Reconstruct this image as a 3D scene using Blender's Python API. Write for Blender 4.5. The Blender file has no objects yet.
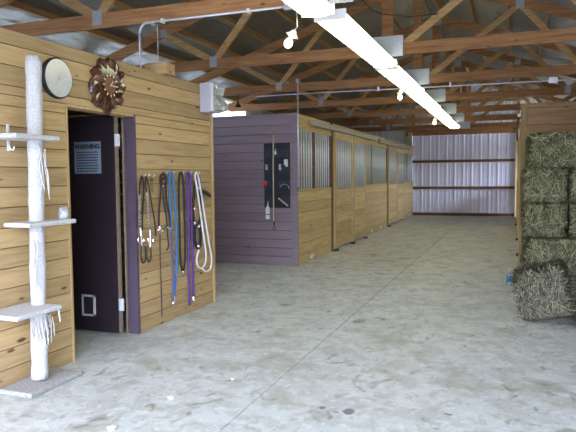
import bpy, bmesh, math, random
from mathutils import Vector, Matrix, Euler, noise
SC = bpy.context.scene
COL = SC.collection
R = random.Random(7)

# ------------------------------------------------------------------ camera
F = 597.0
CAMH = 1.43
def _v(px, py): return Vector(((px-288)/F, -(py-216)/F, -1.0))
_Y = _v(513, 175).normalized()
_X = -_v(-1300, 190); _X = (_X - _Y*_X.dot(_Y)).normalized()
_Z = _X.cross(_Y)
RM = Matrix((_X, _Y, _Z))
cd = bpy.data.cameras.new('camera'); cam = bpy.data.objects.new('camera', cd); COL.objects.link(cam)
cam.matrix_world = Matrix.Translation((0, 0, CAMH)) @ RM.to_4x4()
cd.sensor_width = 36; cd.lens = 36*F/576; cd.clip_start = .05; cd.clip_end = 300
SC.camera = cam
def onx(px, py, x):
    d = RM @ _v(px, py); t = x/d.x
    return Vector((x, d.y*t, CAMH+d.z*t))
def ony(px, py, y):
    d = RM @ _v(px, py); t = y/d.y
    return Vector((d.x*t, y, CAMH+d.z*t))

# ------------------------------------------------------------------ materials
def mat(name):
    m = bpy.data.materials.new(name); m.use_nodes = True
    nt = m.node_tree; b = nt.nodes['Principled BSDF']
    return m, nt, b
def N(nt, t, **kw):
    n = nt.nodes.new(t)
    for k, v in kw.items():
        if k in n.inputs.keys(): n.inputs[k].default_value = v
        else: setattr(n, k, v)
    return n
def L(nt, a, b): nt.links.new(a, b)
def plain(name, col, rough=.6, metal=0.0, var=.12, scale=20, bump=0.0, spec=None, stretch=(1,1,1)):
    m, nt, b = mat(name)
    tc = N(nt, 'ShaderNodeTexCoord'); mp = N(nt, 'ShaderNodeMapping'); mp.inputs['Scale'].default_value = stretch
    L(nt, tc.outputs['Object'], mp.inputs['Vector'])
    nz = N(nt, 'ShaderNodeTexNoise', Scale=scale, Detail=4.0); L(nt, mp.outputs[0], nz.inputs['Vector'])
    cr = N(nt, 'ShaderNodeValToRGB')
    c = Vector(col)
    cr.color_ramp.elements[0].position = .3; cr.color_ramp.elements[1].position = .7
    cr.color_ramp.elements[0].color = (*(c*(1-var)), 1); cr.color_ramp.elements[1].color = (*[min(1, x) for x in c*(1+var)], 1)
    L(nt, nz.outputs['Fac'], cr.inputs['Fac']); L(nt, cr.outputs[0], b.inputs['Base Color'])
    b.inputs['Roughness'].default_value = rough; b.inputs['Metallic'].default_value = metal
    if spec is not None: b.inputs['Specular IOR Level'].default_value = spec
    if bump:
        bp = N(nt, 'ShaderNodeBump', Strength=bump, Distance=.01)
        L(nt, nz.outputs['Fac'], bp.inputs['Height']); L(nt, bp.outputs[0], b.inputs['Normal'])
    return m
def wood(name, light, dark, grain='Y', stack='Z', board=.14, knots=.5, rough=.6, tint=.16, zoff=0.0, paint=0.0):
    """long-grained wood; grain axis, axis on which the boards are stacked and their pitch"""
    m, nt, b = mat(name)
    tc = N(nt, 'ShaderNodeTexCoord'); oi = N(nt, 'ShaderNodeObjectInfo')
    sep = N(nt, 'ShaderNodeSeparateXYZ'); L(nt, tc.outputs['Object'], sep.inputs[0])
    # board number
    dv = N(nt, 'ShaderNodeMath', operation='MULTIPLY_ADD'); L(nt, sep.outputs[stack], dv.inputs[0])
    dv.inputs[1].default_value = 1/board; dv.inputs[2].default_value = zoff
    fl = N(nt, 'ShaderNodeMath', operation='FLOOR'); L(nt, dv.outputs[0], fl.inputs[0])
    ad = N(nt, 'ShaderNodeMath', operation='MULTIPLY_ADD'); L(nt, oi.outputs['Random'], ad.inputs[0]); ad.inputs[1].default_value = 37.0
    L(nt, fl.outputs[0], ad.inputs[2])
    wn = N(nt, 'ShaderNodeTexWhiteNoise', noise_dimensions='1D'); L(nt, ad.outputs[0], wn.inputs['W'])
    # shifted coords: each board gets its own piece of timber
    off = N(nt, 'ShaderNodeVectorMath', operation='SCALE'); L(nt, wn.outputs['Color'], off.inputs[0]); off.inputs['Scale'].default_value = 9.0
    sm = N(nt, 'ShaderNodeVectorMath', operation='ADD'); L(nt, tc.outputs['Object'], sm.inputs[0]); L(nt, off.outputs[0], sm.inputs[1])
    st = {'X': (.07, 1, 1), 'Y': (1, .07, 1), 'Z': (1, 1, .07)}[grain]
    mp = N(nt, 'ShaderNodeMapping'); mp.inputs['Scale'].default_value = st; L(nt, sm.outputs[0], mp.inputs['Vector'])
    nz = N(nt, 'ShaderNodeTexNoise', Scale=30.0, Detail=5.0, Distortion=.9); L(nt, mp.outputs[0], nz.inputs['Vector'])
    cr = N(nt, 'ShaderNodeValToRGB'); e = cr.color_ramp.elements
    e[0].position = .3; e[0].color = (*dark, 1); e[1].position = .62; e[1].color = (*light, 1)
    L(nt, nz.outputs['Fac'], cr.inputs['Fac'])
    hs = N(nt, 'ShaderNodeHueSaturation'); L(nt, cr.outputs[0], hs.inputs['Color'])
    mr = N(nt, 'ShaderNodeMapRange'); L(nt, wn.outputs['Value'], mr.inputs['Value'])
    mr.inputs['To Min'].default_value = 1-tint; mr.inputs['To Max'].default_value = 1+tint*.6
    L(nt, mr.outputs[0], hs.inputs['Value'])
    out = hs.outputs[0]
    if knots > 0:
        ks = {'X': (3.2, 5, 9), 'Y': (5, 3.2, 9), 'Z': (9, 5, 3.2)}[grain]
        km = N(nt, 'ShaderNodeMapping'); km.inputs['Scale'].default_value = ks; L(nt, sm.outputs[0], km.inputs['Vector'])
        vo = N(nt, 'ShaderNodeTexVoronoi', Scale=1.0); L(nt, km.outputs[0], vo.inputs['Vector'])
        sc = N(nt, 'ShaderNodeSeparateColor'); L(nt, vo.outputs['Color'], sc.inputs[0])
        gt = N(nt, 'ShaderNodeMath', operation='MULTIPLY'); L(nt, sc.outputs[0], gt.inputs[0]); gt.inputs[1].default_value = .125*knots*2
        kr = N(nt, 'ShaderNodeMath', operation='SUBTRACT'); L(nt, gt.outputs[0], kr.inputs[0]); L(nt, vo.outputs['Distance'], kr.inputs[1])
        kk = N(nt, 'ShaderNodeMapRange'); L(nt, kr.outputs[0], kk.inputs['Value']); kk.inputs['From Min'].default_value = -.03; kk.inputs['From Max'].default_value = .03
        mx = N(nt, 'ShaderNodeMix', data_type='RGBA'); L(nt, kk.outputs[0], mx.inputs[0]); L(nt, out, mx.inputs[6])
        mx.inputs[7].default_value = (dark[0]*.32, dark[1]*.24, dark[2]*.2, 1); out = mx.outputs[2]
    if paint: pass
    L(nt, out, b.inputs['Base Color'])
    b.inputs['Roughness'].default_value = rough; b.inputs['Specular IOR Level'].default_value = .3
    bp = N(nt, 'ShaderNodeBump', Strength=.25, Distance=.004); L(nt, nz.outputs['Fac'], bp.inputs['Height']); L(nt, bp.outputs[0], b.inputs['Normal'])
    return m
M = {}
M['pineY'] = wood('pine_planks', (.55, .385, .195), (.43, .28, .125), 'Y', 'Z', .1375, .6, tint=.2)
M['pineX'] = wood('pine_planks_cross', (.50, .33, .17), (.36, .21, .09), 'X', 'Z', .19, .5)
M['stallY'] = wood('stall_boards', (.64, .475, .24), (.47, .33, .145), 'Y', 'Z', .17, .55, tint=.2)
M['studZ'] = wood('pine_stud', (.66, .50, .26), (.50, .35, .16), 'Z', 'X', .5, .3)
M['hayboard'] = wood('rough_board', (.36, .215, .11), (.25, .135, .065), 'X', 'Z', .235, .5, tint=.15)
M['truss'] = wood('truss_lumber', (.40, .20, .08), (.24, .10, .037), 'X', 'Z', 3.0, .35, tint=.1)
M['trussd'] = wood('truss_web_lumber', (.50, .31, .13), (.34, .18, .07), 'X', 'Z', 3.0, .3, tint=.15)
M['purlin'] = wood('purlin_lumber', (.48, .30, .13), (.30, .16, .065), 'Y', 'X', .6, .3, tint=.15)
M['darkwood'] = wood('brown_girt', (.20, .095, .045), (.12, .052, .025), 'X', 'Z', 3.0, .3)
M['trim'] = wood('pale_trim', (.60, .42, .22), (.45, .28, .12), 'Z', 'Y', .5, .2)
M['purple'] = wood('purple_boards', (.275, .21, .25), (.235, .178, .21), 'X', 'Z', .141, 0, rough=.5, tint=.09)
M['plum'] = plain('dark_plum_paint', (.03, .019, .026), .45, var=.1, scale=6)
M['jamb'] = plain('violet_jamb_paint', (.10, .068, .105), .5, var=.1, scale=8)
M['metalwall'] = plain('white_steel_siding', (.80, .78, .98), .38, .0, var=.05, scale=3)
M['metalwall2'] = plain('pale_steel_siding', (.70, .73, .76), .4, .0, var=.05, scale=3)
M['galv'] = plain('galvanised_steel', (.55, .58, .62), .35, .75, var=.12, scale=30)
M['bars'] = plain('galvanised_bars', (.74, .80, .86), .3, .15, var=.06, scale=12)
M['railcover'] = plain('weathered_rail_cover', (.36, .32, .27), .6, var=.15, scale=8)
M['bigplate'] = plain('centre_gusset_steel', (.62, .65, .68), .45, .3, var=.1, scale=40)
M['plate'] = plain('gusset_steel', (.36, .38, .40), .5, .4, var=.15, scale=40)
M['whitepaint'] = plain('white_enamel', (.72, .72, .74), .4, var=.04, scale=4)
M['brightwhite'] = plain('bright_white_enamel', (.92, .92, .93), .4, var=.02, scale=4)
M['lavender'] = plain('pale_lavender_casing', (.50, .49, .60), .5, var=.04, scale=4)
M['conduit'] = plain('pale_conduit', (.62, .60, .68), .35, .35, var=.05, scale=4)
M['black'] = plain('black_plastic', (.012, .012, .014), .5, var=.2)
M['navy'] = plain('navy_nylon', (.018, .02, .033), .7, var=.25, scale=60)
M['navy2'] = plain('navy_mesh', (.032, .035, .052), .8, var=.25, scale=90)
M['carpet'] = plain('cream_carpet', (.56, .54, .55), .95, var=.14, scale=70, bump=.9)
M['carpet2'] = plain('grey_carpet', (.36, .345, .34), .95, var=.2, scale=60, bump=.9)
M['sisal'] = plain('frayed_white_sisal', (.62, .60, .60), .9, var=.1, scale=90, bump=.6)
M['whiterope'] = plain('white_rope', (.80, .77, .80), .8, var=.1, scale=120, bump=.6)
M['bluerope'] = plain('blue_rope', (.05, .20, .46), .75, var=.25, scale=120, bump=.6)
M['greyblue'] = plain('grey_violet_rope', (.13, .12, .25), .75, var=.25, scale=120, bump=.6)
M['purplerope'] = plain('purple_rope', (.12, .05, .27), .75, var=.25, scale=120, bump=.6)
M['blackrope'] = plain('black_rope', (.02, .018, .015), .75, var=.3, scale=120, bump=.6)
M['leather'] = plain('dark_leather', (.032, .018, .016), .45, var=.3, scale=40)
M['brownleather'] = plain('brown_leather', (.085, .03, .035), .5, var=.3, scale=40)
M['chrome'] = plain('chrome', (.8, .8, .82), .2, 1.0, var=.05)
M['brass'] = plain('tarnished_brass', (.55, .42, .2), .3, .9, var=.1)
M['red'] = plain('red_plastic', (.50, .025, .02), .4, var=.1)
M['green'] = plain('green_plastic', (.02, .16, .08), .5, var=.2)
M['whiteplastic'] = plain('white_plastic', (.75, .75, .74), .4, var=.05)
M['tan'] = plain('pale_wood_handle', (.58, .50, .36), .5, var=.1)
M['sign'] = plain('blue_grey_sign', (.30, .36, .46), .5, var=.04, scale=4)
M['signtext'] = plain('dark_lettering', (.03, .035, .05), .6, var=.02)
M['clockface'] = plain('silvered_clock_face', (.66, .67, .64), .2, .1, var=.08, scale=4)
M['burl'] = plain('lacquered_burl', (.085, .03, .018), .12, var=.75, scale=18, spec=1.0)
M['dial'] = plain('reddish_brown_dial', (.19, .06, .025), .35, var=.3, scale=12)
M['edge'] = plain('grey_wood_edge', (.26, .20, .15), .6, var=.15)
M['cream'] = plain('cream_numerals', (.85, .80, .62), .5, var=.03)
M['soot'] = plain('black_void', (.01, .01, .01), .9, var=.02)
M['flap'] = plain('dark_rubber_flap', (.02, .017, .02), .6, var=.1)
M['gravel'] = plain('outside_gravel', (.20, .20, .19), .9, var=.2, scale=12)
def glassy(name, col, rough=.05, tr=.9, ior=1.3):
    m, nt, b = mat(name); b.inputs['Base Color'].default_value = (*col, 1); b.inputs['Roughness'].default_value = rough
    b.inputs['Transmission Weight'].default_value = tr; b.inputs['IOR'].default_value = ior
    return m
M['clear'] = glassy('clear_plastic', (.9, .95, .97), .1, .8)
M['bluebottle'] = glassy('blue_tinted_water', (.8, .88, .97), .08, .85)
def emit(name, col, s):
    m, nt, b = mat(name); b.inputs['Base Color'].default_value = (*col, 1)
    b.inputs['Emission Color'].default_value = (*col, 1); b.inputs['Emission Strength'].default_value = s
    return m
M['tube'] = emit('fluorescent_lens', (1.0, 1.0, .70), 4.2)
M['bulb'] = emit('warm_bulb', (1.0, .80, .50), 18.0)
# translucent daylight panel
m, nt, b = mat('translucent_eave_panel')
tb = N(nt, 'ShaderNodeBsdfTranslucent'); tb.inputs[0].default_value = (.45, .48, .5, 1)
tp = N(nt, 'ShaderNodeBsdfTransparent'); mx = N(nt, 'ShaderNodeMixShader'); mx.inputs[0].default_value = .3
L(nt, tb.outputs[0], mx.inputs[1]); L(nt, tp.outputs[0], mx.inputs[2]); L(nt, mx.outputs[0], nt.nodes['Material Output'].inputs['Surface'])
M['eave'] = m
# roof underside: crinkled vinyl/foil insulation
m, nt, b = mat('foil_roof_insulation')
tc = N(nt, 'ShaderNodeTexCoord'); mp = N(nt, 'ShaderNodeMapping'); mp.inputs['Scale'].default_value = (1.0, .5, 1); L(nt, tc.outputs['Object'], mp.inputs['Vector'])
n1 = N(nt, 'ShaderNodeTexNoise', Scale=3.0, Detail=3.0, Distortion=1.5); L(nt, mp.outputs[0], n1.inputs['Vector'])
n2 = N(nt, 'ShaderNodeTexVoronoi', Scale=4.0, feature='DISTANCE_TO_EDGE'); L(nt, mp.outputs[0], n2.inputs['Vector'])
ma = N(nt, 'ShaderNodeMath', operation='ADD'); L(nt, n1.outputs['Fac'], ma.inputs[0]); L(nt, n2.outputs['Distance'], ma.inputs[1])
bp = N(nt, 'ShaderNodeBump', Strength=.5, Distance=.05); L(nt, ma.outputs[0], bp.inputs['Height']); L(nt, bp.outputs[0], b.inputs['Normal'])
b.inputs['Base Color'].default_value = (.21, .20, .165, 1); b.inputs['Metallic'].default_value = .35; b.inputs['Roughness'].default_value = .38
M['roof'] = m
# concrete
m, nt, b = mat('worn_concrete')
tc = N(nt, 'ShaderNodeTexCoord'); O = tc.outputs['Object']
def nzv(scale, detail=5.0, dist=0.0, st=(1,1,1), off=(0,0,0)):
    mp = N(nt, 'ShaderNodeMapping'); mp.inputs['Scale'].default_value = st; mp.inputs['Location'].default_value = off; L(nt, O, mp.inputs['Vector'])
    n = N(nt, 'ShaderNodeTexNoise', Scale=scale, Detail=detail, Distortion=dist); L(nt, mp.outputs[0], n.inputs['Vector']); return n.outputs['Fac']
def ramp(f, a, bb, c0=(0,0,0,1), c1=(1,1,1,1)):
    r = N(nt, 'ShaderNodeValToRGB'); r.color_ramp.elements[0].position = a; r.color_ramp.elements[1].position = bb
    r.color_ramp.elements[0].color = c0; r.color_ramp.elements[1].color = c1; L(nt, f, r.inputs['Fac']); return r.outputs[0]
def mixc(f, a, col):
    x = N(nt, 'ShaderNodeMix', data_type='RGBA'); L(nt, f, x.inputs[0]); L(nt, a, x.inputs[6]); x.inputs[7].default_value = (*col, 1); return x.outputs[2]
base = ramp(nzv(1.3), .3, .7, (.53, .545, .53, 1), (.63, .645, .63, 1))
base = mixc(ramp(nzv(4.5, 12.0, .4, off=(5, 5, 0)), .47, .60, c1=(.6, .6, .6, 1)), base, (.43, .43, .395))
base = mixc(ramp(nzv(13.0, 10.0, .8, (1, .7, 1), (1, 8, 0)), .52, .64, c1=(.5, .5, .5, 1)), base, (.36, .355, .31))
base = mixc(ramp(nzv(16.0, 8.0, .3, off=(4, 2, 0)), .56, .66, c1=(.55, .55, .55, 1)), base, (.70, .71, .71))
c = mixc(ramp(nzv(2.4, 8.0, .6, off=(3, 1, 0)), .55, .72), base, (.385, .37, .305))
c = mixc(ramp(nzv(5.5, 8.0, 1.2, (1, .8, 1), (9, 4, 0)), .60, .72), c, (.27, .26, .21))
c = mixc(ramp(nzv(7.0, 6.0, .3, (1, 1, 1), (2, 7, 0)), .62, .72), c, (.66, .66, .66))
c = mixc(ramp(nzv(60.0, 3.0), .60, .75), c, (.36, .35, .33))
# a few dark damp spots
vo = N(nt, 'ShaderNodeTexVoronoi', Scale=.9); mpv = N(nt, 'ShaderNodeMapping'); mpv.inputs['Scale'].default_value = (1.6, .9, 1); mpv.inputs['Location'].default_value = (.35, .2, 0)
L(nt, O, mpv.inputs['Vector']); dn = N(nt, 'ShaderNodeTexNoise', Scale=9.0); L(nt, O, dn.inputs['Vector'])
av = N(nt, 'ShaderNodeVectorMath', operation='MULTIPLY_ADD'); L(nt, dn.outputs['Color'], av.inputs[0]); av.inputs[1].default_value = (.12, .12, .0); L(nt, mpv.outputs[0], av.inputs[2])
L(nt, av.outputs[0], vo.inputs['Vector'])
sc_ = N(nt, 'ShaderNodeSeparateColor'); L(nt, vo.outputs['Color'], sc_.inputs[0])
k1 = N(nt, 'ShaderNodeMath', operation='MULTIPLY'); L(nt, sc_.outputs[0], k1.inputs[0]); k1.inputs[1].default_value = .085
k2 = N(nt, 'ShaderNodeMath', operation='SUBTRACT'); L(nt, k1.outputs[0], k2.inputs[0]); L(nt, vo.outputs['Distance'], k2.inputs[1])
c = mixc(ramp(k2.outputs[0], .0, .02), c, (.20, .20, .175))
for sx_, sy_, sr_ in ((-.92, 3.46, .05), (-1.08, 3.45, .026), (-.99, 3.42, .018), (-.35, 3.6, .022)):       # oil spots
    di = N(nt, 'ShaderNodeVectorMath', operation='DISTANCE'); di.inputs[1].default_value = (sx_, sy_, 0)
    wb = N(nt, 'ShaderNodeVectorMath', operation='MULTIPLY_ADD'); L(nt, dn.outputs['Color'], wb.inputs[0]); wb.inputs[1].default_value = (.09, .09, 0); L(nt, O, wb.inputs[2])
    sh = N(nt, 'ShaderNodeVectorMath', operation='ADD'); L(nt, wb.outputs[0], sh.inputs[0]); sh.inputs[1].default_value = (-.045, -.045, 0)
    L(nt, sh.outputs[0], di.inputs[0])
    c = mixc(ramp(di.outputs['Value'], sr_*.75, sr_, (.85, .85, .85, 1), (0, 0, 0, 1)), c, (.13, .135, .14))
L(nt, c, b.inputs['Base Color'])
rr = ramp(nzv(3.0), .35, .65, (.42, .42, .42, 1), (.7, .7, .7, 1)); L(nt, rr, b.inputs['Roughness'])
bp = N(nt, 'ShaderNodeBump', Strength=.15, Distance=.006); L(nt, nzv(28.0, 6.0), bp.inputs['Height']); L(nt, bp.outputs[0], b.inputs['Normal'])
b.inputs['Specular IOR Level'].default_value = .35
M['floor'] = m
# hay
def hay(name, cols):
    m, nt, b = mat(name)
    g = N(nt, 'ShaderNodeNewGeometry'); r = N(nt, 'ShaderNodeValToRGB'); L(nt, g.outputs['Random Per Island'], r.inputs['Fac'])
    e = r.color_ramp.elements
    e[0].position = 0; e[0].color = (*cols[0], 1); e[1].position = 1; e[1].color = (*cols[-1], 1)
    for i, c in enumerate(cols[1:-1]):
        x = e.new((i+1)/(len(cols)-1)); x.color = (*c, 1)
    L(nt, r.outputs[0], b.inputs['Base Color']); b.inputs['Roughness'].default_value = .75; b.inputs['Specular IOR Level'].default_value = .25
    return m
M['oldpost'] = wood('weathered_post', (.34, .24, .11), (.22, .14, .06), 'Z', 'X', .5, .3)
M['hay'] = hay('grey_green_hay', [(.03, .03, .015), (.08, .078, .04), (.155, .15, .08), (.235, .22, .12), (.46, .43, .26)])
M['hay2'] = hay('brown_hay', [(.025, .021, .012), (.07, .062, .038), (.13, .115, .078), (.22, .20, .135), (.42, .385, .275)])

# ------------------------------------------------------------------ mesh helpers
class MB:
    def __init__(s): s.v = []; s.f = []
    def add(s, vs, fs):
        n = len(s.v); s.v += [Vector(v) for v in vs]; s.f += [tuple(i+n for i in f) for f in fs]; return s
    def box(s, a, b):
        x0, y0, z0 = [min(p, q) for p, q in zip(a, b)]; x1, y1, z1 = [max(p, q) for p, q in zip(a, b)]
        return s.add([(x0,y0,z0),(x1,y0,z0),(x1,y1,z0),(x0,y1,z0),(x0,y0,z1),(x1,y0,z1),(x1,y1,z1),(x0,y1,z1)],
                     [(0,3,2,1),(4,5,6,7),(0,1,5,4),(1,2,6,5),(2,3,7,6),(3,0,4,7)])
    def mbox(s, mtx, size):
        x, y, z = [k/2 for k in size]
        return s.add([mtx @ Vector(p) for p in [(-x,-y,-z),(x,-y,-z),(x,y,-z),(-x,y,-z),(-x,-y,z),(x,-y,z),(x,y,z),(-x,y,z)]],
                     [(0,3,2,1),(4,5,6,7),(0,1,5,4),(1,2,6,5),(2,3,7,6),(3,0,4,7)])
    def beam(s, p, q, w, h, up=(0, 0, 1)):
        """rectangular bar p->q, w across (perp to up), h along up"""
        p = Vector(p); q = Vector(q); d = (q-p).normalized(); up = Vector(up)
        sd = d.cross(up).normalized(); u = sd.cross(d).normalized()
        vs = [o + sd*(a*w/2) + u*(b*h/2) for o in (p, q) for a, b in ((-1,-1),(1,-1),(1,1),(-1,1))]
        return s.add(vs, [(0,1,2,3),(7,6,5,4),(0,4,5,1),(1,5,6,2),(2,6,7,3),(3,7,4,0)])
    def tube(s, pts, r, n=8, closed=False, flat=None):
        """round tube; r number or list; flat=(axis,factor) squashes the section along an axis"""
        pts = [Vector(p) for p in pts]; k = len(pts); rs = r if isinstance(r, (list, tuple)) else [r]*k
        rings = []; prev = None
        for i, p in enumerate(pts):
            a = pts[(i-1) % k] if (closed or i) else p; b = pts[(i+1) % k] if (closed or i < k-1) else p
            d = (b-a).normalized() if (b-a).length > 1e-9 else Vector((0,0,1))
            if prev is None:
                ref = Vector((0,0,1)) if abs(d.z) < .9 else Vector((1,0,0)); u = d.cross(ref).normalized()
            else:
                u = prev - d*prev.dot(d); u = u.normalized() if u.length > 1e-6 else d.orthogonal().normalized()
            prev = u; w = d.cross(u)
            ring = []
            for j in range(n):
                t = 2*math.pi*j/n; o = (u*math.cos(t) + w*math.sin(t))*rs[i]
                if flat: ax, fc = flat; o[ax] *= fc
                ring.append(p+o)
            rings.append(ring)
        vs = [v for rg in rings for v in rg]; fs = []
        m_ = k if closed else k-1
        for i in range(m_):
            for j in range(n):
                a = i*n+j; b_ = i*n+(j+1) % n; c_ = ((i+1) % k)*n+(j+1) % n; d_ = ((i+1) % k)*n+j
                fs.append((a, b_, c_, d_))
        if not closed: fs += [tuple(range(n))[::-1], tuple((k-1)*n+j for j in range(n))]
        return s.add(vs, fs)
    def lathe(s, prof, o=(0,0,0), n=20, mtx=None):
        """prof = [(radius, height)], about z through o, or through matrix mtx"""
        mtx = mtx or Matrix.Translation(o); vs = []; fs = []
        for r, z in prof:
            for j in range(n):
                t = 2*math.pi*j/n; vs.append(mtx @ Vector((max(r, 1e-4)*math.cos(t), max(r, 1e-4)*math.sin(t), z)))
        for i in range(len(prof)-1):
            for j in range(n): fs.append((i*n+j, i*n+(j+1) % n, (i+1)*n+(j+1) % n, (i+1)*n+j))
        fs += [tuple(range(n))[::-1], tuple((len(prof)-1)*n+j for j in range(n))]
        return s.add(vs, fs)
    def prism(s, poly, mtx, h):
        n = len(poly); vs = [mtx @ Vector((x, y, 0)) for x, y in poly] + [mtx @ Vector((x, y, h)) for x, y in poly]
        return s.add(vs, [tuple(range(n))[::-1], tuple(range(n, 2*n))] + [(i, (i+1) % n, n+(i+1) % n, n+i) for i in range(n)])
    def build(s, name, m, parent=None, smooth=False, bevel=0, origin=None):
        o = Vector((0,0,0)); p = parent
        while p is not None: o += p.location; p = p.parent
        loc = Vector(origin) if origin is not None else Vector((0,0,0))
        me = bpy.data.meshes.new(name); me.from_pydata([tuple(v-o-loc) for v in s.v], [], s.f); me.update()
        bm = bmesh.new(); bm.from_mesh(me); bmesh.ops.recalc_face_normals(bm, faces=bm.faces); bm.to_mesh(me); bm.free()
        if smooth:
            for p_ in me.polygons: p_.use_smooth = True
        me.materials.append(m)
        ob = bpy.data.objects.new(name, me); COL.objects.link(ob); ob.parent = parent; ob.location = loc
        if bevel:
            md = ob.modifiers.new('bevel', 'BEVEL'); md.width = bevel; md.segments = 2; md.limit_method = 'ANGLE'
        return ob
def tag(o, label, cat, group=None, kind=None):
    o['label'] = label; o['category'] = cat
    if group: o['group'] = group
    if kind: o['kind'] = kind
    return o
def thing(name, loc, label, cat, group=None):
    o = bpy.data.objects.new(name, None); COL.objects.link(o); o.location = loc; o.empty_display_size = .1
    return tag(o, label, cat, group)
def struct(o): o['kind'] = 'structure'; return o
def dup(root, loc, label):
    r = root.copy(); COL.objects.link(r); r.location = loc; r['label'] = label
    for ch in list(root.children):
        c_ = ch.copy(); COL.objects.link(c_); c_.parent = r
        for g in ch.children:
            d_ = g.copy(); COL.objects.link(d_); d_.parent = c_
    return r
def text_mesh(name, s, size, mtx, m, parent, extrude=.001, bold=0):
    cu = bpy.data.curves.new(name, 'FONT'); cu.body = s; cu.size = size; cu.extrude = extrude; cu.align_x = 'CENTER'; cu.align_y = 'CENTER'; cu.offset = bold
    to = bpy.data.objects.new(name, cu); COL.objects.link(to)
    dg = bpy.context.evaluated_depsgraph_get(); me = bpy.data.meshes.new_from_object(to.evaluated_get(dg))
    bpy.data.objects.remove(to)
    mb = MB(); mb.add([mtx @ v.co for v in me.vertices], [tuple(p.vertices) for p in me.polygons])
    return mb.build(name, m, parent)

XL, XR, Y0, Y1 = -6.03, 3.11, -1.6, 22.0
RX = -1.46                                     # ridge
def roofz(x): return 4.66 - abs(x-RX)/3.0
WX = WALLX = -3.2                              # plane of tack-room wall and stall fronts

# ------------------------------------------------------------------ setting
mb = MB(); g_ = .0028
for x0, x1 in ((XL, -1.53), (-1.53, XR)):
    for y0, y1 in ((Y0-.2, 11.7), (11.7, Y1+.4)):
        mb.box((x0+g_, y0+g_, -.12), (x1-g_, y1-g_, 0))
struct(mb.build('floor', M['floor'], bevel=.003))
struct(MB().box((XL-.2, Y0-.3, -.2), (XR+.2, Y1+.4, -.05)).build('trim_1', M['gravel']))
struct(MB().box((-40, -45, -.3), (40, Y0-.21, -.02)).build('ground', M['gravel']))

def ribbed(p0, u, ln, z0, z1, out, pitch=.229, rib=.02, wr=.045):
    """ribbed steel sheet: p0 corner, u unit direction, out normal"""
    p0 = Vector(p0); u = Vector(u); out = Vector(out); prof = [(0, 0)]
    t = pitch*.5
    while t < ln-.06:
        prof += [(t-wr, 0), (t-wr*.45, rib), (t+wr*.45, rib), (t+wr, 0), (t+pitch*.38, 0), (t+pitch*.42, .006), (t+pitch*.5, .006), (t+pitch*.54, 0)]
        t += pitch
    prof = [q for q in prof if q[0] < ln] + [(ln, 0)]
    vs = []; fs = []
    zz = z1 if callable(z1) else (lambda d: z1)
    for d, h in prof:
        b_ = p0+u*d+out*h
        vs += [(b_.x, b_.y, z0), (b_.x, b_.y, zz(d))]
        e_ = p0+u*d-out*.015
        vs += [(e_.x, e_.y, z0), (e_.x, e_.y, zz(d))]
    for i in range(len(prof)-1):
        a = i*4; b_ = a+4
        fs += [(a, b_, b_+1, a+1), (a+2, a+3, b_+3, b_+2), (a+1, b_+1, b_+3, a+3), (a, a+2, b_+2, b_)]
    return vs, fs
EY = 13.2; WY0, WY1 = 17.6, 21.2
# left and right outer walls with a translucent band under the eave
for side, x, out in (('left', XL, (1,0,0)), ('right', XR, (-1,0,0))):
    mb = MB()
    if side == 'left': mb.add(*ribbed((x, Y0, 0), (0,1,0), Y1-Y0, 0, 2.42, out))
    else:                                      # unseen opening added near the back so daylight reaches the back wall
        mb.add(*ribbed((x, Y0, 0), (0,1,0), WY0-Y0, 0, 3.15, out)); mb.add(*ribbed((x, WY1, 0), (0,1,0), Y1-WY1, 0, 3.15, out))
        mb.add(*ribbed((x, WY0, 0), (0,1,0), WY1-WY0, 0, 1.0, out)); mb.add(*ribbed((x, WY0, 0), (0,1,0), WY1-WY0, 2.7, 3.15, out))
    if side == 'left': mb.add(*ribbed((x, EY, 0), (0,1,0), Y1-EY, 2.42, 3.15, out))
    struct(mb.build('wall_'+side, M['metalwall2']))
    if side == 'left':
        mb = MB(); mb.add(*ribbed((x, Y0, 0), (0,1,0), EY-Y0, 2.42, 3.15, out)); struct(mb.build('window_1', M['eave']))
    mb = MB()
    for z in (.9, 1.8, 2.42):
        mb.box((x+out[0]*.022, Y0, z-.045), (x+out[0]*.06, Y1 if side == 'left' or z < 1 else WY0, z+.045))
    struct(mb.build('trim_'+('2' if side == 'left' else '3'), M['purlin']))
# back wall, gable and the sliding door closing the aisle
DX0, DX1, DZ = -3.44, .07, 2.95
def gz(x0): return lambda d: roofz(x0+d)+.04
mb = MB()
mb.add(*ribbed((XL, Y1, 0), (1,0,0), DX0-XL, 0, gz(XL), (0,-1,0)))
mb.add(*ribbed((DX1, Y1, 0), (1,0,0), XR-DX1, 0, gz(DX1), (0,-1,0)))
vs, fs = ribbed((DX0, Y1, 0), (1,0,0), DX1-DX0, DZ, gz(DX0), (0,-1,0)); mb.add(vs, fs)
struct(mb.build('wall_back', M['metalwall2']))
dr = thing('door_1', (0, Y1+.08, 0), '', ''); del dr['label'], dr['category']; struct(dr)
mb = MB(); mb.add(*ribbed((DX0-.1, Y1+.035, 0), (1,0,0), DX1-DX0+.2, 0, DZ+.05, (0,-1,0), pitch=.29)); mb.build('door_panel', M['metalwall'], dr)
MB().box((DX0+.01, Y1-.045, .995-.045), (DX1-.01, Y1+.01, .995+.045)).build('girt', M['darkwood'], dr)
MB().box((DX0+.01, Y1-.045, 1.94-.045), (DX1-.01, Y1+.01, 1.94+.045)).build('girt', M['darkwood'], dr)
MB().box((DX0+.01, Y1-.04, 0), (DX1-.01, Y1+.01, .10)).build('bottom_board', M['darkwood'], dr)
struct(MB().box((DX0-.2, Y1-.09, 2.87), (DX1+.2, Y1-.03, 3.07)).build('trim_4', M['truss']))
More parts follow.
